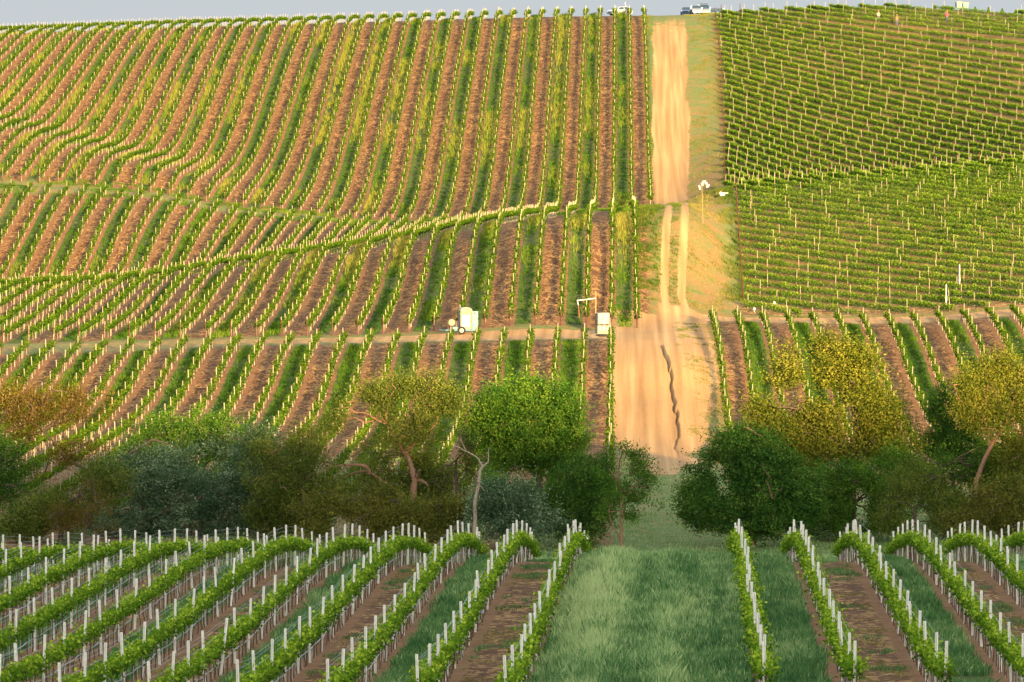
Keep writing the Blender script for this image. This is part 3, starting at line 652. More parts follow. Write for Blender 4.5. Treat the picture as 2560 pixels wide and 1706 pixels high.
# ------------------------------------------------------------------ trees and shrubs of the valley
TREE_MATS = dict(
 green=foliage('bright_green_tree_leaves', (.014, .052, .007), (.056, .128, .015), (.140, .21, .024), .3, .5),
 dark=foliage('dark_green_tree_leaves', (.012, .044, .008), (.044, .105, .016), (.115, .185, .028), .25, .5),
 grey=foliage('grey_green_willow_leaves', (.020, .050, .022), (.075, .125, .058), (.27, .33, .18), .25, .5),
 olive=foliage('olive_tree_leaves', (.026, .044, .008), (.085, .112, .018), (.185, .190, .034), .3, .5),
 rust=foliage('orange_brown_tree_leaves', (.034, .032, .006), (.095, .066, .013), (.19, .115, .026), .3, .4),
 brown=foliage('brownish_shrub_leaves', (.030, .042, .008), (.105, .112, .018), (.23, .185, .034), .3, .4),
 yellow=foliage('yellow_green_tree_leaves', (.036, .056, .007), (.110, .125, .015), (.22, .20, .032), .35, .4))
M_bark = plain('grey_brown_bark', (.085, .060, .042), .95, .05, 0, .45, 7)
M_bark_pale = plain('pale_dead_bark', (.25, .185, .13), .9, .1, 0, .35, 7)
M_bark_red = plain('reddish_bark', (.20, .105, .060), .9, .1, 0, .4, 7)
def limb_path(a, b, r, wob=.12):
    a, b = np.asarray(a, float), np.asarray(b, float); n = 6; t = np.linspace(0, 1, n)[:, None]
    L = np.linalg.norm(b - a); p = a + (b - a) * t + rng.normal(0, wob * L * .25, (n, 3)) * np.sin(t * math.pi)
    p[:, 2] += .12 * L * np.sin(t[:, 0] * math.pi) * .5
    return p
def tree(label, D, blobs, mat, trunk=None, limbs=(), n=150, per=22, leaf=.135, spread=.26, name='tree', cat='tree', group='trees and shrubs along the valley', bark=None, tr=.16, depth=1.0, gaps=.34, airy=0.0, seed=0):
    """blobs and trunk paths are given as photo pixels at distance D and turned into metres there"""
    s = D / F; bark = bark or M_bark
    bl = [(W(x, y, D), rx * s, ry * s) for x, y, rx, ry in blobs]
    cx = np.mean([b[0][0] for b in bl])
    if trunk is None:
        bx = XV + cx * F / D; trunk = [(bx, 1345), (bx + rng.normal(0, 8), np.mean([b[1] for b in blobs]))]
    T = [W(x, y, D) for x, y in trunk]
    base = np.array([T[0][0], D, float(GZ(T[0][0], D))]); T[0] = base - (0, 0, .25)
    root = thing(name, base, label, cat, group)
    mb = MB(); T = np.array(T)
    for i in range(1, len(T) - 0): T[i, 1] += rng.normal(0, .25)
    Tp = np.concatenate([limb_path(T[i], T[i + 1], 0, .06)[:(-1 if i < len(T) - 2 else None)] for i in range(len(T) - 1)])
    mb.tube(Tp, np.linspace(tr * 1.15, tr * .5, len(Tp)), 8)
    tips = [Tp[-1]]
    for path in limbs:
        p = np.array([W(x, y, D) for x, y in path]); p[:, 1] += np.linspace(0, rng.normal(0, 1.0), len(p))
        pp = np.concatenate([limb_path(p[i], p[i + 1], 0, .08)[:(-1 if i < len(p) - 2 else None)] for i in range(len(p) - 1)])
        mb.tube(pp, np.linspace(tr * .62, tr * .2, len(pp)), 7); tips.append(pp[-1]); tips.append(pp[len(pp) // 2])
    area = sum(b[1] * b[2] for b in bl); C = []
    for c, rx, rz in bl:
        k = max(6, int(4.2 * n * rx * rz / area)); d = rng.normal(size=(k, 3)); d /= np.linalg.norm(d, axis=1)[:, None]
        rad = rng.uniform(0, 1, k) ** .42
        ry = min(max(rx, rz), 3.2) * .85 * depth
        C.append(c + d * rad[:, None] * np.array([rx, ry, rz]) * 1.04 * np.where(rng.uniform(0, 1, k) < .16, rng.uniform(1.02, 1.28, k), 1)[:, None])
    C = np.concatenate(C)
    C[:, 2] = np.maximum(C[:, 2], GZ(C[:, 0], C[:, 1]) + .25)
    # open gaps through the crown
    C = C[vnoise(C[:, 0] * .75 + seed * 7.7, C[:, 2] * .75 + seed * 3.3, 12) > gaps * .82]
    tips = np.array(tips)
    pick = rng.choice(len(C), min(len(C), 60), replace=False)
    for i in pick:                                                  # boughs reaching out into the foliage
        j = np.argmin(np.linalg.norm((tips - C[i]) * (1, 1, 1.3), axis=1)); L = np.linalg.norm(C[i] - tips[j])
        if L < .3 or L > 5.5: continue
        mb.tube(limb_path(tips[j], C[i], 0, .22), np.linspace(min(tr * .42, .035 + .012 * L), .012, 6), 5, cap=False)
        if L < 2.2: tips = np.concatenate([tips, C[i][None]])
    mb.build('trunk', bark, root, base)
    m = len(C); cnt = rng.poisson(per * 1.55, m) + 2
    P = np.repeat(C, cnt, 0); g = rng.normal(0, 1, P.shape) * np.array([1, 1, .72]); cs = np.repeat(rng.uniform(.6, 1.35, m), cnt)
    P = P + g * spread * cs[:, None]
    if airy > 0:                                                    # wispy shoots standing out of the crown
        q = rng.choice(len(P), int(len(P) * airy)); sh = rng.normal(0, .35, (len(q), 3)) + (0, 0, .35); P[q] += sh
    P[:, 2] = np.maximum(P[:, 2], GZ(P[:, 0], P[:, 1]) + .03)
    tint = np.clip(np.repeat(rng.uniform(.05, .85, m), cnt) + rng.normal(0, .12, len(P)), 0, 1)
    lb = MB(); lb.leaves(P, leaf * rng.uniform(.55, 1.35, len(P)), leaf * rng.uniform(.4, .8, len(P)), 0, tint, .2)
    lb.build('crown', TREE_MATS[mat], root, base)
    return root
tree('dark green leafy bush at the far left edge under the orange-brown tree', 350, [(15, 1165, 75, 80), (25, 1270, 110, 80), (95, 1310, 60, 45), (-40, 1180, 80, 130)], 'dark', n=150, seed=1, name='shrub', cat='shrub')
tree('orange-brown willow with bare twisting limbs at the left edge', 352, [(40, 1050, 120, 75), (140, 1020, 100, 55), (215, 1010, 70, 50), (70, 1130, 100, 60), (200, 1100, 90, 60), (150, 1190, 80, 60), (30, 1000, 80, 50), (270, 1080, 60, 40)], 'rust',
     [(215, 1345), (222, 1250), (262, 1185), (345, 1130)], [[(240, 1210), (160, 1150), (100, 1080)], [(300, 1158), (380, 1100), (440, 1120)], [(222, 1260), (150, 1290)]], n=300, per=14, leaf=.125, gaps=.5, airy=.2, tr=.2, seed=2)
tree('low orange twiggy shrub in front of the left willow', 338, [(205, 1265, 72, 62), (165, 1300, 70, 40), (240, 1300, 50, 40)], 'rust', n=60, per=14, leaf=.111, gaps=.45, airy=.35, tr=.08, seed=3, name='shrub', cat='shrub')
tree('rounded bright green tree behind the big grey-green willow', 363, [(470, 1075, 125, 50), (400, 1110, 100, 65), (560, 1100, 85, 60), (480, 1130, 150, 70), (350, 1150, 60, 50)], 'green', n=190, gaps=.25, seed=4)
tree('wide grey-green willow shrub with pale leaf tips', 346, [(420, 1195, 180, 75), (320, 1240, 110, 80), (545, 1200, 130, 90), (640, 1130, 80, 70), (450, 1285, 220, 80), (620, 1260, 110, 90), (300, 1310, 90, 40), (690, 1200, 60, 80)], 'grey', n=470, per=30, leaf=.140, gaps=.22, airy=.25, seed=5, name='shrub', cat='shrub')
tree('small olive tree on one thin straight trunk', 341, [(745, 1165, 85, 60), (690, 1120, 60, 45), (800, 1185, 55, 55), (705, 1215, 80, 55), (770, 1100, 55, 35), (650, 1170, 50, 60)], 'olive', [(763, 1345), (759, 1270), (755, 1200)], n=190, per=17, leaf=.125, gaps=.42, airy=.2, tr=.10, bark=M_bark_red, seed=6)
tree('gnarled spreading tree with forked crooked trunk', 346, [(1000, 1000, 105, 50), (1090, 1030, 75, 55), (905, 1040, 85, 55), (850, 1085, 75, 48), (950, 1085, 110, 45), (1125, 985, 45, 38), (1060, 955, 60, 32), (930, 985, 50, 38), (830, 1140, 70, 35), (1050, 1085, 60, 40), (1010, 950, 40, 30)], 'olive',
     [(1022, 1345), (1030, 1255), (1037, 1206), (1026, 1160), (1012, 1134)], [[(1012, 1134), (1042, 1108), (1068, 1085), (1092, 1060)], [(1012, 1134), (985, 1100), (965, 1060)], [(1022, 1290), (987, 1229), (953, 1206), (922, 1185), (888, 1185), (857, 1199)], [(922, 1185), (917, 1168), (860, 1164), (815, 1172)], [(1037, 1206), (1048, 1180), (1052, 1174)], [(1040, 1205), (1058, 1204), (1072, 1213)]], n=430, per=15, leaf=.125, gaps=.5, airy=.2, tr=.22, bark=M_bark_red, seed=7)
tree('tangled olive-brown thicket under the gnarled tree', 338, [(900, 1285, 120, 55), (800, 1290, 80, 55), (860, 1330, 150, 30), (940, 1240, 60, 40)], 'brown', n=210, per=22, leaf=.125, gaps=.25, airy=.25, seed=8, name='shrub', cat='shrub')
tree('brown-tinged thicket beside the crooked trunk', 337, [(1050, 1275, 105, 60), (1120, 1270, 80, 65), (1080, 1320, 120, 40), (1000, 1300, 60, 50)], 'brown', n=210, per=22, leaf=.125, gaps=.25, airy=.25, seed=9, name='shrub', cat='shrub')
tree('loose olive tree behind the pale dead trunk', 356, [(1130, 1165, 75, 60), (1170, 1110, 55, 40), (1190, 1200, 70, 60), (1090, 1130, 55, 40)], 'olive', n=150, per=16, leaf=.125, gaps=.45, seed=10)
tree('low olive shrub under the thin-trunked olive tree', 343, [(760, 1265, 90, 60), (690, 1290, 80, 55), (820, 1235, 60, 40)], 'olive', n=150, gaps=.25, airy=.25, seed=31, name='shrub', cat='shrub')
tree('loose green thicket behind the forked gnarled trunk', 360, [(960, 1190, 80, 60), (1060, 1180, 80, 70), (1110, 1230, 80, 60), (1010, 1130, 60, 35)], 'olive', n=170, gaps=.42, airy=.25, seed=32, name='shrub', cat='shrub')
tree('green bush at the foot of the trees in the right corner', 346, [(2320, 1180, 90, 60), (2260, 1150, 60, 50), (2500, 1190, 90, 70), (2380, 1250, 90, 60)], 'green', n=240, gaps=.3, airy=.2, seed=33, name='shrub', cat='shrub')
tree('small olive tree rising behind the round dark tree', 362, [(1940, 1120, 75, 60), (2010, 1150, 80, 60), (1900, 1090, 50, 40)], 'olive', n=150, gaps=.35, airy=.25, seed=34)
tree('grey-green thicket filling the hollow below the left willow', 341, [(120, 1290, 100, 60), (260, 1210, 70, 60), (60, 1320, 80, 40)], 'olive', n=150, gaps=.25, airy=.2, seed=35, name='shrub', cat='shrub')
def dead_tree():
    D = 334; base = W(1186, 1345, D); base[2] = float(GZ(base[0], D))
    root = thing('dead_tree', base, 'pale bare dead trunk standing in the thicket', 'dead tree', 'trees and shrubs along the valley')
    mb = MB()
    for path, r0, r1 in (([(1186, 1345), (1187, 1258), (1196, 1215), (1199, 1180), (1207, 1168), (1220, 1158)], .13, .05), ([(1207, 1168), (1195, 1148), (1165, 1130), (1130, 1115)], .06, .025), ([(1220, 1158), (1222, 1120)], .04, .015), ([(1199, 1215), (1212, 1230)], .04, .02), ([(1165, 1130), (1150, 1100)], .03, .012)):
        p = np.array([W(x, y, D) for x, y in path]); mb.tube(np.concatenate([limb_path(p[i], p[i + 1], 0, .08)[:-1] for i in range(len(p) - 1)] + [p[-1:]]), np.linspace(r0, r1, 5 * (len(p) - 1) + 1), 7)
    mb.build('trunk', M_bark_pale, root, base)
dead_tree()
tree('dense bright green tree right of the pale dead trunk', 349, [(1285, 1005, 100, 50), (1375, 1010, 75, 60), (1245, 1070, 80, 60), (1345, 1095, 115, 75), (1215, 1040, 50, 40), (1415, 1080, 50, 60), (1300, 970, 60, 32), (1290, 1140, 90, 40), (1390, 1150, 70, 50)], 'green',
     [(1372, 1345), (1360, 1250), (1345, 1170)], [[(1372, 1290), (1340, 1200), (1325, 1165)], [(1380, 1290), (1400, 1200), (1395, 1150)], [(1345, 1170), (1300, 1100)], [(1345, 1170), (1370, 1080)]], n=330, per=30, leaf=.148, gaps=.22, tr=.15, airy=.12, seed=11)
tree('dark green bush between the dense tree and the thin sapling', 339, [(1450, 1210, 75, 75), (1400, 1275, 80, 60), (1495, 1190, 45, 60), (1450, 1310, 90, 50), (1475, 1265, 60, 60)], 'dark', n=240, gaps=.2, seed=12, name='shrub', cat='shrub')
tree('grey-green bush below the dense bright green tree', 335, [(1270, 1245, 85, 50), (1320, 1300, 90, 45), (1230, 1310, 70, 40), (1220, 1270, 50, 40)], 'grey', n=190, leaf=.133, gaps=.2, airy=.2, seed=13, name='shrub', cat='shrub')
tree('slender open sapling at the left side of the avenue end', 331, [(1560, 1135, 55, 22), (1525, 1170, 50, 34), (1605, 1195, 45, 25), (1585, 1155, 45, 28), (1545, 1235, 45, 34), (1575, 1290, 30, 16), (1590, 1240, 30, 18), (1520, 1285, 25, 22)], 'green',
     [(1552, 1385), (1554, 1283), (1552, 1244), (1546, 1180), (1556, 1130)], [[(1551, 1350), (1530, 1310), (1522, 1280)], [(1553, 1250), (1585, 1215), (1605, 1195)], [(1550, 1215), (1525, 1175)]], n=100, per=17, leaf=.125, spread=.24, gaps=.38, tr=.085, bark=M_bark_red, seed=14)
tree('big round dark green tree right of the avenue end', 338, [(1870, 1150, 120, 70), (1800, 1205, 95, 75), (1950, 1215, 105, 80), (1870, 1260, 170, 80), (1850, 1105, 80, 40), (1760, 1270, 60, 60), (1990, 1270, 80, 60), (1900, 1310, 120, 40)], 'dark',
     [(1880, 1400), (1886, 1350), (1880, 1280)], [[(1884, 1360), (1912, 1328), (1935, 1290)], [(1882, 1350), (1850, 1300)], [(1890, 1340), (1892, 1300)]], n=470, per=30, leaf=.148, gaps=.2, tr=.17, bark=M_bark_red, airy=.12, seed=15)
tree('tall yellow-lit willow, tallest tree of the valley', 353, [(2050, 910, 120, 55), (2150, 925, 65, 55), (1990, 985, 105, 65), (2110, 1010, 115, 75), (2195, 1050, 85, 75), (1960, 1080, 95, 55), (2080, 1110, 140, 55), (2230, 1130, 80, 55), (2060, 870, 50, 28), (1905, 1030, 45, 45), (2120, 880, 40, 25)], 'yellow',
     [(2135, 1345), (2124, 1220), (2119, 1146), (2142, 1085), (2134, 1030)], [[(2119, 1146), (2080, 1080), (2030, 1035)], [(2119, 1150), (2100, 1110), (2060, 1090)], [(2140, 1085), (2180, 1020)], [(2134, 1030), (2130, 960), (2110, 910)], [(2142, 1090), (2200, 1090)], [(2122, 1200), (2080, 1160), (2000, 1110)]], n=640, per=17, leaf=.165, spread=.25, gaps=.32, tr=.2, airy=.4, seed=16)
tree('mid green tree filling the space under the yellow willow', 344, [(2150, 1200, 120, 60), (2080, 1255, 120, 65), (2190, 1265, 100, 60), (2110, 1310, 150, 40)], 'green', n=280, gaps=.25, seed=17)
tree('dull olive bush below the right of the yellow willow', 336, [(2290, 1230, 75, 80), (2330, 1290, 110, 55), (2260, 1290, 80, 50)], 'olive', n=190, per=22, leaf=.125, gaps=.3, airy=.25, seed=18, name='shrub', cat='shrub')
tree('dark leafy tree between the yellow willow and the right edge', 356, [(2400, 985, 55, 38), (2355, 1015, 42, 48), (2410, 1090, 75, 65), (2450, 1190, 95, 75), (2340, 1120, 60, 60), (2400, 1250, 90, 60)], 'dark', n=280, gaps=.32, seed=19)
tree('orange-tinged tree with pinkish leaning trunks at the right edge', 343, [(2500, 925, 65, 50), (2440, 955, 60, 42), (2545, 990, 55, 75), (2475, 1040, 75, 55), (2570, 1090, 60, 80), (2420, 1020, 45, 40), (2540, 1150, 60, 60)], 'yellow',
     [(2438, 1345), (2442, 1200), (2475, 1120), (2520, 1050), (2540, 980)], [[(2475, 1120), (2460, 1040), (2470, 960)], [(2545, 1300), (2550, 1150), (2565, 1000)], [(2535, 1300), (2515, 1180), (2550, 1080)]], n=380, per=16, leaf=.125, gaps=.42, tr=.15, bark=M_bark_red, airy=.25, seed=20)
tree('brown-olive bush in the bottom right corner of the trees', 335, [(2480, 1270, 90, 60), (2550, 1300, 80, 60), (2420, 1310, 80, 40), (2530, 1230, 60, 40)], 'brown', n=200, per=22, leaf=.125, gaps=.28, airy=.25, seed=21, name='shrub', cat='shrub')
def on_sky(px, D): return GP(px, D)
for i, (px, top, w, wh) in enumerate(((2335, 16, 3, 'left of the portable toilets'), (2435, 19, 3.2, 'nearest the toilets'), (2468, 20, 2.8, 'second from the portable toilets'), (2502, 23, 3, 'second from the right edge'), (2536, 26, 3, 'nearest the right edge'))):
    D = 944; b = GP(px, D); h = (YH - top) * D / F - b[2]; r = w * D / F * 1.35
    root = thing('young_conifer', b, 'small dark conical conifer on the skyline, ' + wh, 'conifer', 'small conifers on the right skyline')
    mb = MB(); mb.tube([b - (0, 0, .2), b + (0, 0, h * .8)], [.05, .02], 6); mb.build('trunk', M_bark, root, b)
    k = 420; t = rng.uniform(.08, 1, k); a = rng.uniform(0, 2 * math.pi, k); rr = r * np.minimum(1, (1 - t) * 1.6 + .08) * rng.uniform(.5, 1, k)
    mb = MB(); mb.leaves(b + np.stack([np.cos(a) * rr, np.sin(a) * rr, t * h], 1), .26, .11, 0, rng.uniform(.2, .8, k), .6); mb.build('crown', TREE_MATS['dark'], root, b)
# ------------------------------------------------------------------ vehicles and equipment
M_glass = NT('dark_car_glass').pbr((.015, .028, .045), .12, .6, 0, coat=.3)
M_tyre = plain('black_rubber', (.012, .011, .010), .85, .2, 0, .2, 10)
M_rim = plain('alloy_rim', (.10, .10, .09), .45, .4, .2, .1, 5)
M_lamp = NT('headlamp_glass').pbr((.30, .30, .29), .2, .6)
M_trim = plain('black_trim', (.010, .010, .011), .5, .4, 0, .1, 4)
M_chrome = plain('bright_metal', (.10, .095, .085), .4, .5, .3, .1, 4)
def paint(name, c): return plain(name, c, .28, .5, .1, .05, 2, .5)
def prism(mb, prof, hw, mat=0):
    """closed side outline (y, z) drawn across the width; hw = half width per outline point"""
    p = np.array(prof, float); n = len(p); hw = np.broadcast_to(np.asarray(hw, float), (n,))
    v = np.concatenate([np.stack([-hw, p[:, 0], p[:, 1]], 1), np.stack([hw, p[:, 0], p[:, 1]], 1)])
    mb.add(v, [(i, i + n, (i + 1) % n + n, (i + 1) % n) for i in range(n)], mat)
    mb.add(v[:n], [tuple(range(n))], mat); mb.add(v[n:], [tuple(range(n))[::-1]], mat)
def car(px, D, rz, color, label, kind='sedan', dz=0.0, rack=False, top=None, group='vehicles parked along the skyline'):
    b = GP(px, D); b[2] += dz
    hh = dict(sedan=1.43, hatch=1.50, suv=1.74)[kind]
    if top is not None: b[2] = min(b[2] + .3, (YH - top) * D / F - hh)
    t = thing('parked_car', b, label, 'car', group, rz)
    wd = .88 if kind != 'suv' else .92
    if kind == 'sedan':
        body = [(-2.25, .32), (-2.30, .58), (-2.15, .74), (-1.1, .92), (1.55, .96), (2.2, .90), (2.28, .55), (2.2, .30), (1.75, .24), (-1.8, .22)]
        cab = [(-1.15, .90), (-.35, 1.40), (.75, 1.43), (1.65, .95)]
    elif kind == 'hatch':
        body = [(-2.0, .32), (-2.06, .58), (-1.92, .76), (-1.05, .96), (1.6, 1.0), (1.95, .92), (2.0, .5), (1.92, .30), (1.5, .24), (-1.6, .22)]
        cab = [(-1.15, .94), (-.35, 1.46), (1.1, 1.50), (1.85, .98)]
    else:
        body = [(-2.3, .42), (-2.36, .80), (-2.22, .98), (-1.2, 1.10), (1.9, 1.14), (2.3, 1.05), (2.35, .60), (2.25, .40), (1.8, .34), (-1.85, .34)]
        cab = [(-1.25, 1.08), (-.60, 1.70), (1.75, 1.74), (2.2, 1.12)]
    mb = MB(); hwb = [wd * k for k in (.9, .95, .94, .98, 1, .95, .94, .9, .9, .9)]; prism(mb, body, hwb)
    hwc = [wd * .94, wd * .76, wd * .76, wd * .92]; prism(mb, cab, hwc); mb.build('body', color, t).location = (0, 0, 0)
    c = np.array(cab); e = .006
    def lerp(a, q, s): return a + (q - a) * s
    gl = MB()
    f0, f1, r1, r0 = c
    def quad(P): gl.add(P, [(0, 1, 2, 3)])
    n = np.array([-(f1[1] - f0[1]), f1[0] - f0[0]]); n = n / np.linalg.norm(n) * .006
    a, q = lerp(f0, f1, .12) + n, lerp(f0, f1, .92) + n
    quad([(-hwc[0] * .9, a[0], a[1]), (hwc[0] * .9, a[0], a[1]), (hwc[1] * .92, q[0], q[1]), (-hwc[1] * .92, q[0], q[1])]); gl.build('windscreen', M_glass, t)
    gl = MB(); n = np.array([-(r0[1] - r1[1]), r0[0] - r1[0]]); n = n / np.linalg.norm(n) * .006
    a, q = lerp(r1, r0, .1) + n, lerp(r1, r0, .8) + n
    quad([(-hwc[2] * .9, a[0], a[1]), (hwc[2] * .9, a[0], a[1]), (hwc[3] * .88, q[0], q[1]), (-hwc[3] * .88, q[0], q[1])]); gl.build('rear_window', M_glass, t)
    for s in (-1, 1):
        for (u0, u1) in ((.06, .48), (.53, .95)):
            gl = MB(); P = []
            for (u, v) in ((u0, .12), (u1, .12), (u1, .88), (u0, .88)):
                y = (f0[0] * (1 - u) + r0[0] * u) * (1 - v) + (f1[0] * (1 - u) + r1[0] * u) * v
                z = (f0[1] * (1 - u) + r0[1] * u) * (1 - v) + (f1[1] * (1 - u) + r1[1] * u) * v
                x = (hwc[0] * (1 - u) + hwc[3] * u) * (1 - v) + (hwc[1] * (1 - u) + hwc[2] * u) * v + .006
                P.append((s * x, y, z))
            gl.add(P, [(0, 1, 2, 3)]); gl.build('side_window', M_glass, t)
        m = MB(); m.box((s * (wd + .08), f0[0] + .35, f0[1] + .08), (.16, .10, .13), 0, .03); m.build('wing_mirror', color, t)
        zf = body[1][1]
        m = MB(); m.sphere((s * wd * .70, body[1][0] + .09, zf + .06), (.19, .09, .085), 10, 6); m.build('headlight', M_lamp, t)
        for y in (body[0][0] + .85, body[7][0] - .82):
            wr = .33 if kind != 'suv' else .38
            w = MB(); w.tube([(s * (wd - .16), y, wr), (s * (wd + .015), y, wr)], wr, 18); o = w.build('wheel', M_tyre, t)
            h = MB(); h.tube([(s * (wd + .012), y, wr), (s * (wd + .024), y, wr)], wr * .6, 14); h.build('rim', M_rim, o)
    m = MB(); fy = body[1][0]; m.box((0, fy - .012, body[1][1] + .04), (wd * .86, .05, .14), 0, .02); m.build('grille', M_trim, t)
    m = MB(); m.box((0, body[0][0] - .03, body[0][1] + .06), (wd * 1.7, .12, .18), 0, .04); m.build('bumper', color if kind != 'suv' else M_chrome, t)
    if rack:
        m = MB(); zt = c[1][1] + .06
        for s in (-1, 1): m.tube([(s * .6, -.5, zt + .06), (s * .6, 1.5, zt + .08)], .025, 5)
        for y in (-.4, .5, 1.3): m.tube([(-.66, y, zt + .10), (.66, y, zt + .10)], .025, 5)
        for s in (-1, 1):
            for y in (-.4, 1.3): m.tube([(s * .6, y, zt - .1), (s * .6, y, zt + .1)], .02, 5)
        m.build('roof_rack', M_trim, t)
    return t
P_navy, P_silver, P_blue, P_teal, P_red, P_wine, P_white, P_black = [paint(n, c) for n, c in (('navy_paint', (.03, .06, .13)), ('silver_paint', (.10, .115, .14)), ('steel_blue_paint', (.03, .07, .14)), ('teal_paint', (.06, .14, .16)), ('red_paint', (.09, .006, .009)), ('violet_paint', (.045, .025, .07)), ('white_paint', (.22, .235, .26)), ('dark_paint', (.04, .05, .07)))]
car(1549, 946, R(-58), P_white, 'white hatchback seen behind the last vine rows on the skyline', 'hatch', .05)
car(1717, 955, R(-8), P_navy, 'dark blue saloon car, leftmost of the cars in the grass at the hilltop', 'sedan', .1)
car(1739, 946, R(6), P_silver, 'silver car with black grille facing down the hill between two blue cars', 'hatch', .12)
car(1758, 951, R(8), P_blue, 'blue off-roader with a roof rack beside the silver car', 'suv', .05, True)
car(1777, 962, R(20), P_teal, 'dull teal car half hidden by the end of the hilltop vines', 'sedan', 0, top=25)
car(1799, 972, R(75), P_black, 'dark car with only its roof showing over the hilltop vines', 'suv', -.05, top=21)
car(1852, 972, R(80), P_wine, 'violet car showing over the vines beside the red one', 'sedan', 0, top=20)
car(1869, 977, R(95), P_red, 'red off-roader showing over the vines on the skyline', 'suv', 0, top=19)
car(1911, 972, R(90), P_navy, 'low blue car roof just visible over the vines, right of the red car', 'sedan', 0, top=22)
car(2374, 966, R(62), P_white, 'white car with dark windows parked before the portable toilets', 'hatch', 0, top=15)
# white mast by the hatchback
def mast():
    b = GP(1565, 950); t = thing('mast', b, 'thin white leaning mast standing behind the white hatchback', 'pole')
    h = (YH - 8) * 950 / F - b[2]
    mb = MB(); mb.tube([b - (0, 0, .3), b + (-.05, 0, h * .5), b + (-.16, 0, h)], [.07, .06, .045], 7); mb.build('pole', M_white, t, b)
    mb = MB(); mb.tube([b + (-.16, 0, h - .05), b + (-.163, 0, h + .12)], [.07, .05], 7); mb.build('cap', M_white, t, b)
mast()
M_cream = plain('sun_bleached_cream_plastic', (.125, .120, .075), .55, .3, 0, .12, 4)
M_aqua = plain('aqua_plastic', (.040, .125, .135), .5, .35, 0, .15, 2)
M_bluepl = plain('pale_blue_plastic', (.025, .095, .14), .5, .35, 0, .12, 2)
M_grey = plain('grey_plastic', (.10, .115, .14), .6, .3, 0, .15, 4)
M_bluemetal = plain('blue_painted_steel', (.015, .07, .12), .5, .4, 0, .2, 4)
M_timber = plain('bare_timber', (.17, .12, .055), .85, .1, 0, .3, 8)
M_orange = plain('orange_hose', (.16, .05, .016), .6, .3, 0, .15, 4)
M_letter = plain('faded_brown_lettering', (.05, .022, .012), .8, .1, 0, .1, 4)
M_mat = plain('dark_wet_mat', (.035, .022, .014), .9, .1, 0, .4, 6)
def toilets():
    # two portable toilets on a flat trailer at the skyline
    b = GP(2402, 972); s = 972 / F; zb = (YH - 26.5) * s
    t = thing('toilet_trailer', b, 'pair of cream and blue portable toilets on a flat trailer at the skyline', 'trailer', None, R(10))
    lo = max(.5, zb - b[2])
    mb = MB(); mb.box((0, 0, lo - .08), (2.9, 1.7, .16), 0, .03); mb.build('deck', M_cream, t)
    for sx in (-1.0, 1.0):
        for sy in (-1, 1):
            w = MB(); w.tube([(sx, sy * .88 - .09, .32), (sx, sy * .88 + .09, .32)], .32, 16); o = w.build('wheel', M_tyre, t)
            h = MB(); h.tube([(sx, sy * .88 - .1, .32), (sx, sy * .88 + .1, .32)], .18, 12); h.build('rim', M_rim, o)
        mb = MB(); mb.box((sx, 0, (lo - .16) / 2 + .12), (.1, 1.5, lo - .36)); mb.build('axle', M_trim, t)
    for i, x in enumerate((-.56, .56)):
        mb = MB(); h = 1.05 + .0 * i; top = (YH - (5.2 if i == 0 else 7.2)) * s - b[2]; hh = top - lo
        mb.box((x, 0, lo + hh * .44), (1.03, 1.08, hh * .88), 0, .08); o = mb.build('cabin', M_bluepl, t)
        mb = MB(); P = [(-.55, 0), (-.54, hh * .13), (-.35, hh * .19), (0, hh * .215), (.35, hh * .19), (.54, hh * .13), (.55, 0)]
        v = np.array([(x + a * .98, -.57, lo + hh * .80 + z) for a, z in P] + [(x + a * .98, .57, lo + hh * .80 + z) for a, z in P]); n = 7
        mb.add(v, [(k, k + 1, k + 1 + n, k + n) for k in range(n - 1)] + [(n - 1, 0, n, 2 * n - 1)]); mb.add(v[:n], [tuple(range(n))[::-1]]); mb.add(v[n:], [tuple(range(n))])
        mb.build('roof', M_cream, o)
        mb = MB(); mb.box((x - .08, -.55, lo + hh * .46), (.62, .04, hh * .40), 0); mb.build('door', M_cream, o)
toilets()
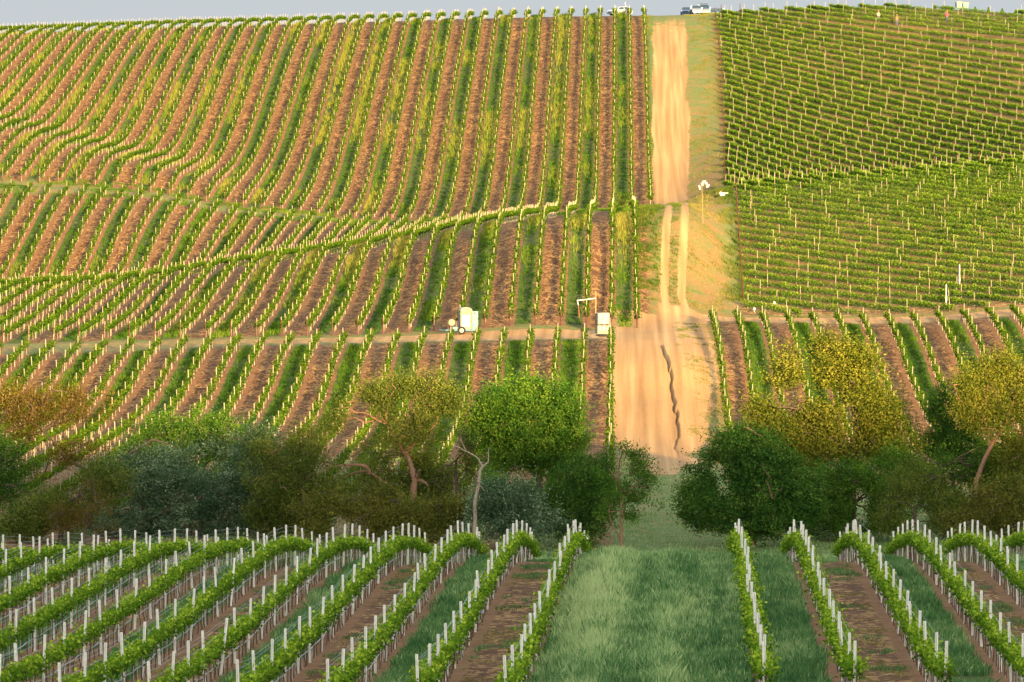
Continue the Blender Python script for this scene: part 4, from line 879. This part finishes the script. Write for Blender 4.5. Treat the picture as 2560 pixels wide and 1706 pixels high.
def toilet_trailer_mid():
    D = 531; s = D / F
    b = GP(1154.7, D); t = thing('toilet_trailer', b, 'pale aqua portable toilet with its door open, on a one-axle trailer on the track', 'trailer')
    def L(x, y, dy=0): p = W(x, y, D) - b; return np.array((p[0], dy, p[2]))
    zg = 0.0
    # wheels
    for dy in (-.80, .60):
        w = MB(); w.tube([(0, dy, .36), (0, dy + .21, .36)], .36, 24); w.tube([(0, dy + .02, .36), (0, dy + .19, .36)], .368, 24); o = w.build('wheel', M_tyre, t)
        h = MB(); h.tube([(0, dy - .012, .36), (0, dy + .1, .36)], .20, 18); 
        for k in range(6): a = k * math.pi / 3; h.tube([(math.cos(a) * .10, dy - .02, .36 + math.sin(a) * .10), (math.cos(a) * .10, dy - .005, .36 + math.sin(a) * .10)], .022, 6)
        h.build('rim', M_chrome, o)
    mb = MB()
    for dy in (-.55, .55): mb.box((-.05, dy, .37), (2.9, .07, .10))
    mb.box((-.2, 0, .44), (2.2, 1.06, .05)); mb.tube([(-1.45, -.5, .37), (-2.15, 0, .37)], .045, 6); mb.tube([(-1.45, .5, .37), (-2.15, 0, .37)], .045, 6); mb.tube([(0, -.66, .36), (0, .66, .36)], .035, 6)
    mb.build('frame', M_bluemetal, t)
    mb = MB(); mb.tube([(-2.05, 0, 0), (-2.05, 0, .62)], .03, 6); mb.box((-2.05, 0, .02), (.18, .18, .03)); mb.build('jack', M_rust, t)
    for xx in (.95, 1.3): 
        m = MB(); m.tube([(xx, -.5, .0), (xx, -.5, .36)], .022, 6); m.build('stay_leg', M_rust, t)
    # cabin, turned a little so its left side shows
    a = R(13); ca, sa = math.cos(a), math.sin(a)
    def rot(p): p = np.asarray(p, float); return np.stack([p[..., 0] * ca - p[..., 1] * sa, p[..., 0] * sa + p[..., 1] * ca, p[..., 2]], -1)
    cx = .31; base = .48
    def cb(c, size, mat, name, par, bevel=0.0):
        m = MB(); m.box(c, size, 0, bevel); m.v = [rot(v) + (cx, 0, base) for v in m.v]; return m.build(name, mat, par)
    cab = cb((0, 0, .84), (1.06, 1.06, 1.68), M_cream, 'cabin', t, .05)
    m = MB(); P = [(-.56, 0), (-.56, .10), (-.44, .28), (-.22, .36), (.22, .36), (.44, .28), (.56, .10), (.56, 0)]; n = 8
    v = np.array([(p, -.56, 1.66 + z) for p, z in P] + [(p, .56, 1.66 + z) for p, z in P]); v[:, 0][v[:, 2] > 1.9] *= 1
    m.add(v, [(k, k + 1, k + 1 + n, k + n) for k in range(n - 1)] + [(n - 1, 0, n, 2 * n - 1)]); m.add(v[:n], [tuple(range(n))[::-1]]); m.add(v[n:], [tuple(range(n))])
    m.v = [rot(q) + (cx, 0, base) for q in m.v]; m.build('roof', M_cream, cab)
    cb((-.545, 0, 1.42), (.05, .86, .26), M_aqua, 'vent_panel', cab); cb((-.54, 0, .72), (.04, .92, 1.0), M_grey, 'side_panel', cab); cb((-.54, 0, .10), (.05, .98, .20), M_bluemetal, 'skirt', cab)
    cb((-.02, -.55, .78), (.72, .05, 1.06), M_white, 'front_panel', cab)
    m = MB()
    for k in range(14):
        if k in (4, 9): continue
        m.box((-.33 + k * .046, -.537, 1.50), (.030, .02, .055 - .012 * (k % 3 == 1)))
    m.v = [rot(v) + (cx, 0, base) for v in m.v]; m.build('lettering', M_letter, cab)
    m = MB(); m.box((.43, -.55, .72), (.05, .05, .10)); m.v = [rot(v) + (cx, 0, base) for v in m.v]; m.build('latch', M_timber, cab)
    # open door swung out to the right
    h = rot(np.array([(.54, -.53, 0)]))[0] + (cx, 0, base); m = MB(); m.box((.29, -.03, .80), (.56, .045, 1.74), 0, .0); m.box((.29, -.056, .28), (.5, .01, .5), 1); m.box((.24, -.056, 1.47), (.09, .01, .13), 2); m.box((.53, -.065, .95), (.04, .03, .12), 2)
    m.v = [v + h for v in m.v]; m.build('door', [M_aqua, M_bluepl, M_letter], t)
    # round wash tank with pump on the drawbar
    c = L(1129.5, 806.6, -.1); m = MB(); m.tube([c + (0, -.22, 0), c + (0, -.20, 0), c + (0, .20, 0), c + (0, .22, 0)], [.30, .32, .32, .30], 24); m.tube([c + (0, -.235, 0), c + (0, -.218, 0)], [.06, .07], 12); k = m.build('wash_tank', M_cream, t)
    m = MB(); m.box((c[0], c[1], (c[2] - .32 + .42) / 2), (.10, .30, c[2] - .32 - .42)); m.box((c[0] - .35, -.1, .80), (.06, .06, .80)); m.tube([(c[0] - .35, -.1, 1.2), (c[0] - .25, -.12, 1.12), (c[0] - .3, -.14, .95)], .03, 6); m.tube([(c[0] - .38, -.1, .45), (c[0] - .25, -.1, .75), (c[0] - .2, -.1, .5)], .025, 6); m.build('pump_stand', M_rust, t)
    m = MB(); m.box((c[0] + .42, -.30, .83), (.20, .25, .40), 0, .04); m.build('soap_box', M_trim, t)
    m = MB(); m.box((-.62, -.30, .52), (.55, .5, .30), 0, .05); m.build('waste_tank', M_aqua, t)
toilet_trailer_mid()
M_tank = plain('milky_tank_plastic', (.21, .205, .185), .5, .3, 0, .08, 3)
def tote():
    D = 528; b = GP(1508, D); a = R(11)
    base = thing('block', b, 'cream block base under the caged water tank beside the ramp', 'block', None, a)
    m = MB(); m.box((0, .1, .35), (1.22, 1.05, .78), 0, .02); m.build('block_body', M_cream, base)
    m = MB()
    for x in (-.36, 0, .36): m.box((x, -.433, .52), (.10, .012, .34)); 
    m.build('streak', M_white, base)
    p = b + (0, 0, .745); t = thing('water_tank', p, 'white caged water tank on the cream block beside the ramp', 'water tank', None, a)
    m = MB()
    for x in (-.48, 0, .48): m.box((x, .1, .06), (.14, 1.0, .09))
    m.box((0, .1, .12), (1.2, 1.02, .035)); m.box((0, -.40, .015), (1.2, .10, .03)); m.build('pallet', M_trim, t)
    m = MB(); m.box((0, .1, .66), (1.12, .94, 1.0), 0, .09); body = m.build('tank_body', M_tank, t)
    m = MB(); m.tube([(0, .1, 1.16), (0, .1, 1.22)], .10, 14); m.build('lid', M_orange, body)
    m = MB()
    for k in range(9): x = -.54 + k * .135; m.tube([(x, -.387, .15), (x, -.387, 1.14)], .011, 5); m.tube([(x, .587, .15), (x, .587, 1.14)], .011, 5)
    for k in range(7): y = -.30 + k * .135; m.tube([(-.577, y, .15), (-.577, y, 1.14)], .011, 5); m.tube([(.577, y, .15), (.577, y, 1.14)], .011, 5)
    for z in (.22, .40, .58, .76, .94, 1.12):
        m.tube([(-.58, -.39, z), (.58, -.39, z), (.58, .59, z), (-.58, .59, z), (-.58, -.39, z)], .012, 5)
    m.build('cage', M_chrome, t)
    m = MB(); m.box((-.582, .1, .72), (.012, .34, .40)); m.build('side_plate', M_grey, t)
    # drain hose lying on the soil
    q = GP(1492, 527); m = MB(); pts = [GP(1490 - k * 2.3, 527 - .5 * math.sin(k * .7)) + (0, 0, .04) for k in range(8)]; m.tube(pts, .03, 6); o = m.build('hose', M_bluemetal); tag(o, 'short dark blue hose lying by the water tank', 'hose')
    # timber pole with the white fill pipe
    pb = GP(1489.5, 529.5); tp = thing('filling_pole', pb, 'tall timber pole with a white overhead fill pipe by the water tank', 'pole')
    sc = 529.5 / F; top = (YH - 729) * sc - pb[2]
    m = MB(); m.box((0, 0, top / 2 - .15), (.11, .11, top + .3), 0, .02); m.build('pole', M_timber, tp)
    def L(x, y): w = W(x, y, 529.5) - pb; return np.array((w[0], -.08, w[2]))
    m = MB(); m.tube([L(1489, 746), L(1466, 749), L(1443.5, 751.5)], .055, 8); m.tube([L(1443.5, 751), L(1444.5, 757), L(1446, 763)], .05, 8); m.sphere(L(1443.6, 751.4), .065, 10, 6); m.build('fill_pipe', M_white, tp)
    m = MB(); m.tube([L(1446, 763), L(1447.2, 778), L(1448.5, 794)], .04, 7); m.build('hose', M_orange, tp)
    g = GP(1506, 522.5); m = MB(); P = []
    for x, y in ((-.62, .15), (-.3, .3), (.6, .1), (.58, -.25), (-.2, -.3)): z = float(GZ(g[0] + x, g[1] + y * 6)); P += [(g[0] + x, g[1] + y * 6, z + .07)]
    P = np.array(P); m.add(np.concatenate([P, P - (0, 0, .06)]), [(0, 1, 6, 5), (1, 2, 7, 6), (2, 3, 8, 7), (3, 4, 9, 8), (4, 0, 5, 9)]); m.add(P, [(4, 3, 2, 1, 0)]); o = m.build('mat', M_mat); tag(o, 'dark flat mat lying on the sand below the water tank', 'mat')
    v = GP(1531, 523.5); tv = thing('standpipe', v, 'little white standpipe with tap right of the water tank', 'standpipe'); m = MB(); m.tube([v - (0, 0, .1), v + (0, 0, .30)], .05, 8); m.tube([v + (0, 0, .26), v + (.12, -.02, .32), v + (.22, -.02, .27)], .035, 7); m.build('pipe', M_white, tv, v)
    m = MB(); m.tube([v + (0, 0, .30), v + (0, 0, .34)], .045, 8); m.tube([v + (-.10, 0, .27), v + (-.04, 0, .29)], .03, 6); m.build('tap', M_trim, tv, v)
tote()
def bird_frame():
    D = 606; b = GP(1757.3, D); sc = D / F
    t = thing('bird_scarer', b, 'pole with an arch of six white vanes beside the wheel ruts', 'bird scarer')
    m = MB(); tp = W(1754.3, 464, D) - b; m.tube([(0, 0, -.2), tp * .5, tp], [.055, .045, .04], 8); m.build('pole', M_timber, t)
    hub = W(1760.5, 461.5, D) - b; m = MB(); ribs = [tp]
    C = [(1749.0, 468.8, 4, 13, 14), (1755.6, 460.6, 6, 8, 40), (1758.3, 454.6, 5, 6, 35), (1762.6, 453.4, 4, 5, -20), (1765, 458.2, 6, 7, 55), (1769.3, 464.8, 6.5, 10, -38)]
    arc = np.array([W(x, y, D) - b for x, y, *_ in C]); m.tube(np.concatenate([arc[:3], arc[3:]]), .02, 5); m.tube([tp, arc[2]], .02, 5); m.tube([tp, arc[4]], .02, 5); m.build('arch', M_timber, t)
    for x, y, w, h, rot in C:
        c = W(x, y, D) - b; w, h = w * sc, h * sc; a = R(rot); u = np.array((math.cos(a), .25, math.sin(a))); v = np.array((-math.sin(a), .1, math.cos(a)))
        ring = [c + u * w * .5 * p + v * h * .5 * q for p, q in ((-.9, -.55), (-.3, -1), (.6, -.8), (1, -.1), (.7, .7), (0, 1), (-.8, .6))]
        f = np.array(ring); m = MB(); k = len(f); m.add(np.concatenate([f, f + (0, .04, 0)]), [(i, (i + 1) % k, (i + 1) % k + k, i + k) for i in range(k)]); m.add(f, [tuple(range(k))]); m.add(f + (0, .04, 0), [tuple(range(k))[::-1]]); m.build('vane', M_white, t)
bird_frame()
def weed_tank():
    D = 640; x0 = 1806; b = GP(x0, D); b[2] = (YH - 489.5) * D / F if (YH - 489.5) * D / F > b[2] else b[2]
    t = thing('small_tank', b, 'small white tank with a red cap among weeds at the field corner', 'tank')
    m = MB(); prism(m, [(-.2, 0), (-.24, .3), (-.2, .36), (.2, .36), (.24, .3), (.2, 0)], [.20, .36, .40, .40, .36, .20]); m.build('tank_body', M_white, t)
    m = MB(); m.box((.45, 0, .30), (.40, .12, .08), 0, .02); m.build('spout', M_white, t)
    m = MB(); m.tube([(-.22, 0, .36), (-.22, 0, .50)], [.09, .08], 10); m.build('cap', paint('red_cap', (.45, .06, .05)), t)
weed_tank()
# white protective sleeves on young vines in the near rows
for px, k, y0, y1, w, lab in ((1379, -2.05, 1500, 1536, 12, 'fat white plastic sleeve on a vine beside the grassy avenue'), (1202, -3.05, 1496, 1536, 7.4, 'narrow white plastic sleeve with a dark foot in the second row'), (767, -6.05, 1436, 1462, 6.5, 'small white plastic sleeve on a vine farther left')):
    p = (px - 1733) / k; D = SP * F / p - .3; X = (px - XV) * D / F + .06; b = np.array((X, D, float(GZ(X, D)))); h = (y1 - y0) * D / F; r = w * D / F / 2
    t = thing('vine_sleeve', b, lab, 'plant sleeve', 'white sleeves on near vines')
    zz = max(.12, (YH - y1) * D / F - b[2])
    m = MB(); m.tube([b + (0, 0, zz), b + (.01, 0, zz + h * .5), b + (0, 0, zz + h)], [r, r * 1.02, r * .98], 14); m.build('sleeve', M_white, t, b)
    m = MB(); m.tube([b + (0, 0, zz + h * .62), b + (0, 0, zz + h * .66)], r * 1.06, 14); m.build('tie', M_bluemetal, t, b)
    m = MB(); m.tube([b - (0, 0, .1), b + (0, 0, zz + .1)], r * .4, 8); m.build('stem', M_wood, t, b)
# tall white marker posts and small valves by the lower right field
for px, y0, y1, lab in ((2398, 661, 703, 'tall white marker post with a box at its foot, higher one in the right field'), (2365, 711, 752, 'tall white marker post near the dirt track in the right field')):
    D, ok = hit(np.array([float(px)]), np.array([float(y1 + 8)]), 556, 668); D = float(D[0]) - .6; b = GP(px, D); h = (YH - y0) * D / F - b[2]
    t = thing('marker_post', b, lab, 'post', 'white marker posts in the lower right field'); m = MB(); m.box((0, 0, h / 2 - .1), (.085, .06, h + .2)); m.build('post', M_white, t)
    zz = (YH - y1) * D / F - b[2]; m = MB(); m.box((0, -.06, zz + .18), (.15, .08, .36), 0, .02); m.build('box', M_white, t)
for px, y, h, lab in ((1886, 776, .38, 'small white valve riser in the dry grass at the field corner'), (1936, 772, .9, 'white-tagged rusty riser at the first end posts')):
    D, ok = hit(np.array([float(px)]), np.array([float(y + 4)]), 546, 600); b = GP(px, float(D[0]))
    t = thing('valve_riser', b, lab, 'valve', 'irrigation valves by the right field'); m = MB(); m.tube([b - (0, 0, .1), b + (0, 0, h)], .045, 8); m.build('riser', M_rust if h > .5 else M_white, t, b)
    m = MB(); m.box(b + (0, -.03, h * .85), (.20, .12, .22), 0, .03); m.tube([b + (-.14, 0, h * .7), b + (.14, 0, h * .7)], .03, 6); m.build('valve', M_white, t, b)
# pickers among the vines below the skyline
M_skin = plain('skin', (.22, .12, .07), .6, .3, 0, .05, 3); M_hat = plain('straw_hat', (.20, .13, .07), .8, .1, 0, .15, 6); M_jean = plain('dark_trousers', (.05, .06, .10), .85, .1, 0, .2, 6)
def person(px, y, shirt, label, bend=.0):
    D, ok = hit(np.array([float(px)]), np.array([float(y + 20)]), 740, 946); b = GP(px, float(D[0])); t = thing('person', b, label, 'person', 'pickers in the upper vines')
    V = [(0, 0, .98), (0, 0, 1.18), (0, -.02 - bend * .1, 1.40), (0, -.03 - bend * .2, 1.50), (0, -.04 - bend * .25, 1.62), (0, -.03 - bend * .25, 1.72),
         (-.18, -bend * .12, 1.40), (-.24, -.08, 1.14), (-.22, -.30, 1.02), (.18, -bend * .12, 1.40), (.25, -.06, 1.14), (.23, -.28, 1.0),
         (-.10, 0, .92), (-.11, -.02, .50), (-.11, .02, .08), (-.11, -.14, .04), (.10, 0, .92), (.11, -.03, .50), (.11, .02, .08), (.11, -.14, .04)]
    E = [(0, 1), (1, 2), (2, 3), (3, 4), (4, 5), (2, 6), (6, 7), (7, 8), (2, 9), (9, 10), (10, 11), (0, 12), (12, 13), (13, 14), (14, 15), (0, 16), (16, 17), (17, 18), (18, 19)]
    rad = [.15, .15, .16, .06, .10, .085, .07, .05, .038, .07, .05, .038, .095, .065, .045, .045, .095, .065, .045, .045]
    me = bpy.data.meshes.new('body'); me.from_pydata(V, E, []); o = bpy.data.objects.new('body', me); COL.objects.link(o); o.parent = t
    sk = o.modifiers.new('skin', 'SKIN'); o.modifiers.new('sub', 'SUBSURF').levels = 1
    for i, r_ in enumerate(rad): me.skin_vertices[0].data[i].radius = (r_, r_)
    me.skin_vertices[0].data[0].use_root = True
    n = NT('picker_' + label.split()[0]); z = n.t.nodes.new('ShaderNodeSeparateXYZ'); tc = n.t.nodes.new('ShaderNodeTexCoord'); n.link(tc.outputs['Object'], z.inputs[0])
    c = n.mix(n.m('GREATER_THAN', z.outputs[2], 1.50), n.mix(n.m('GREATER_THAN', z.outputs[2], .95), (.05, .06, .10), shirt), (.22, .12, .07)); n.pbr(c, .8, .1); me.materials.append(n.mat)
    m = MB(); hc = (0, -.04 - bend * .25, 1.78); m.tube([hc, (hc[0], hc[1], 1.80)], [.24, .22], 16); m.tube([(hc[0], hc[1], 1.79), (hc[0], hc[1], 1.90)], [.12, .10], 12); m.build('hat', M_hat, t)
person(2365, 37, (.30, .04, .07), 'pink-shirted picker standing in the vines below the portable toilets')
person(2240, 47, (.15, .085, .05), 'tan-shirted picker in a straw hat among the upper vines', .3)
person(2194, 36, (.22, .19, .15), 'pale-shirted picker in a straw hat just below the skyline', .2)
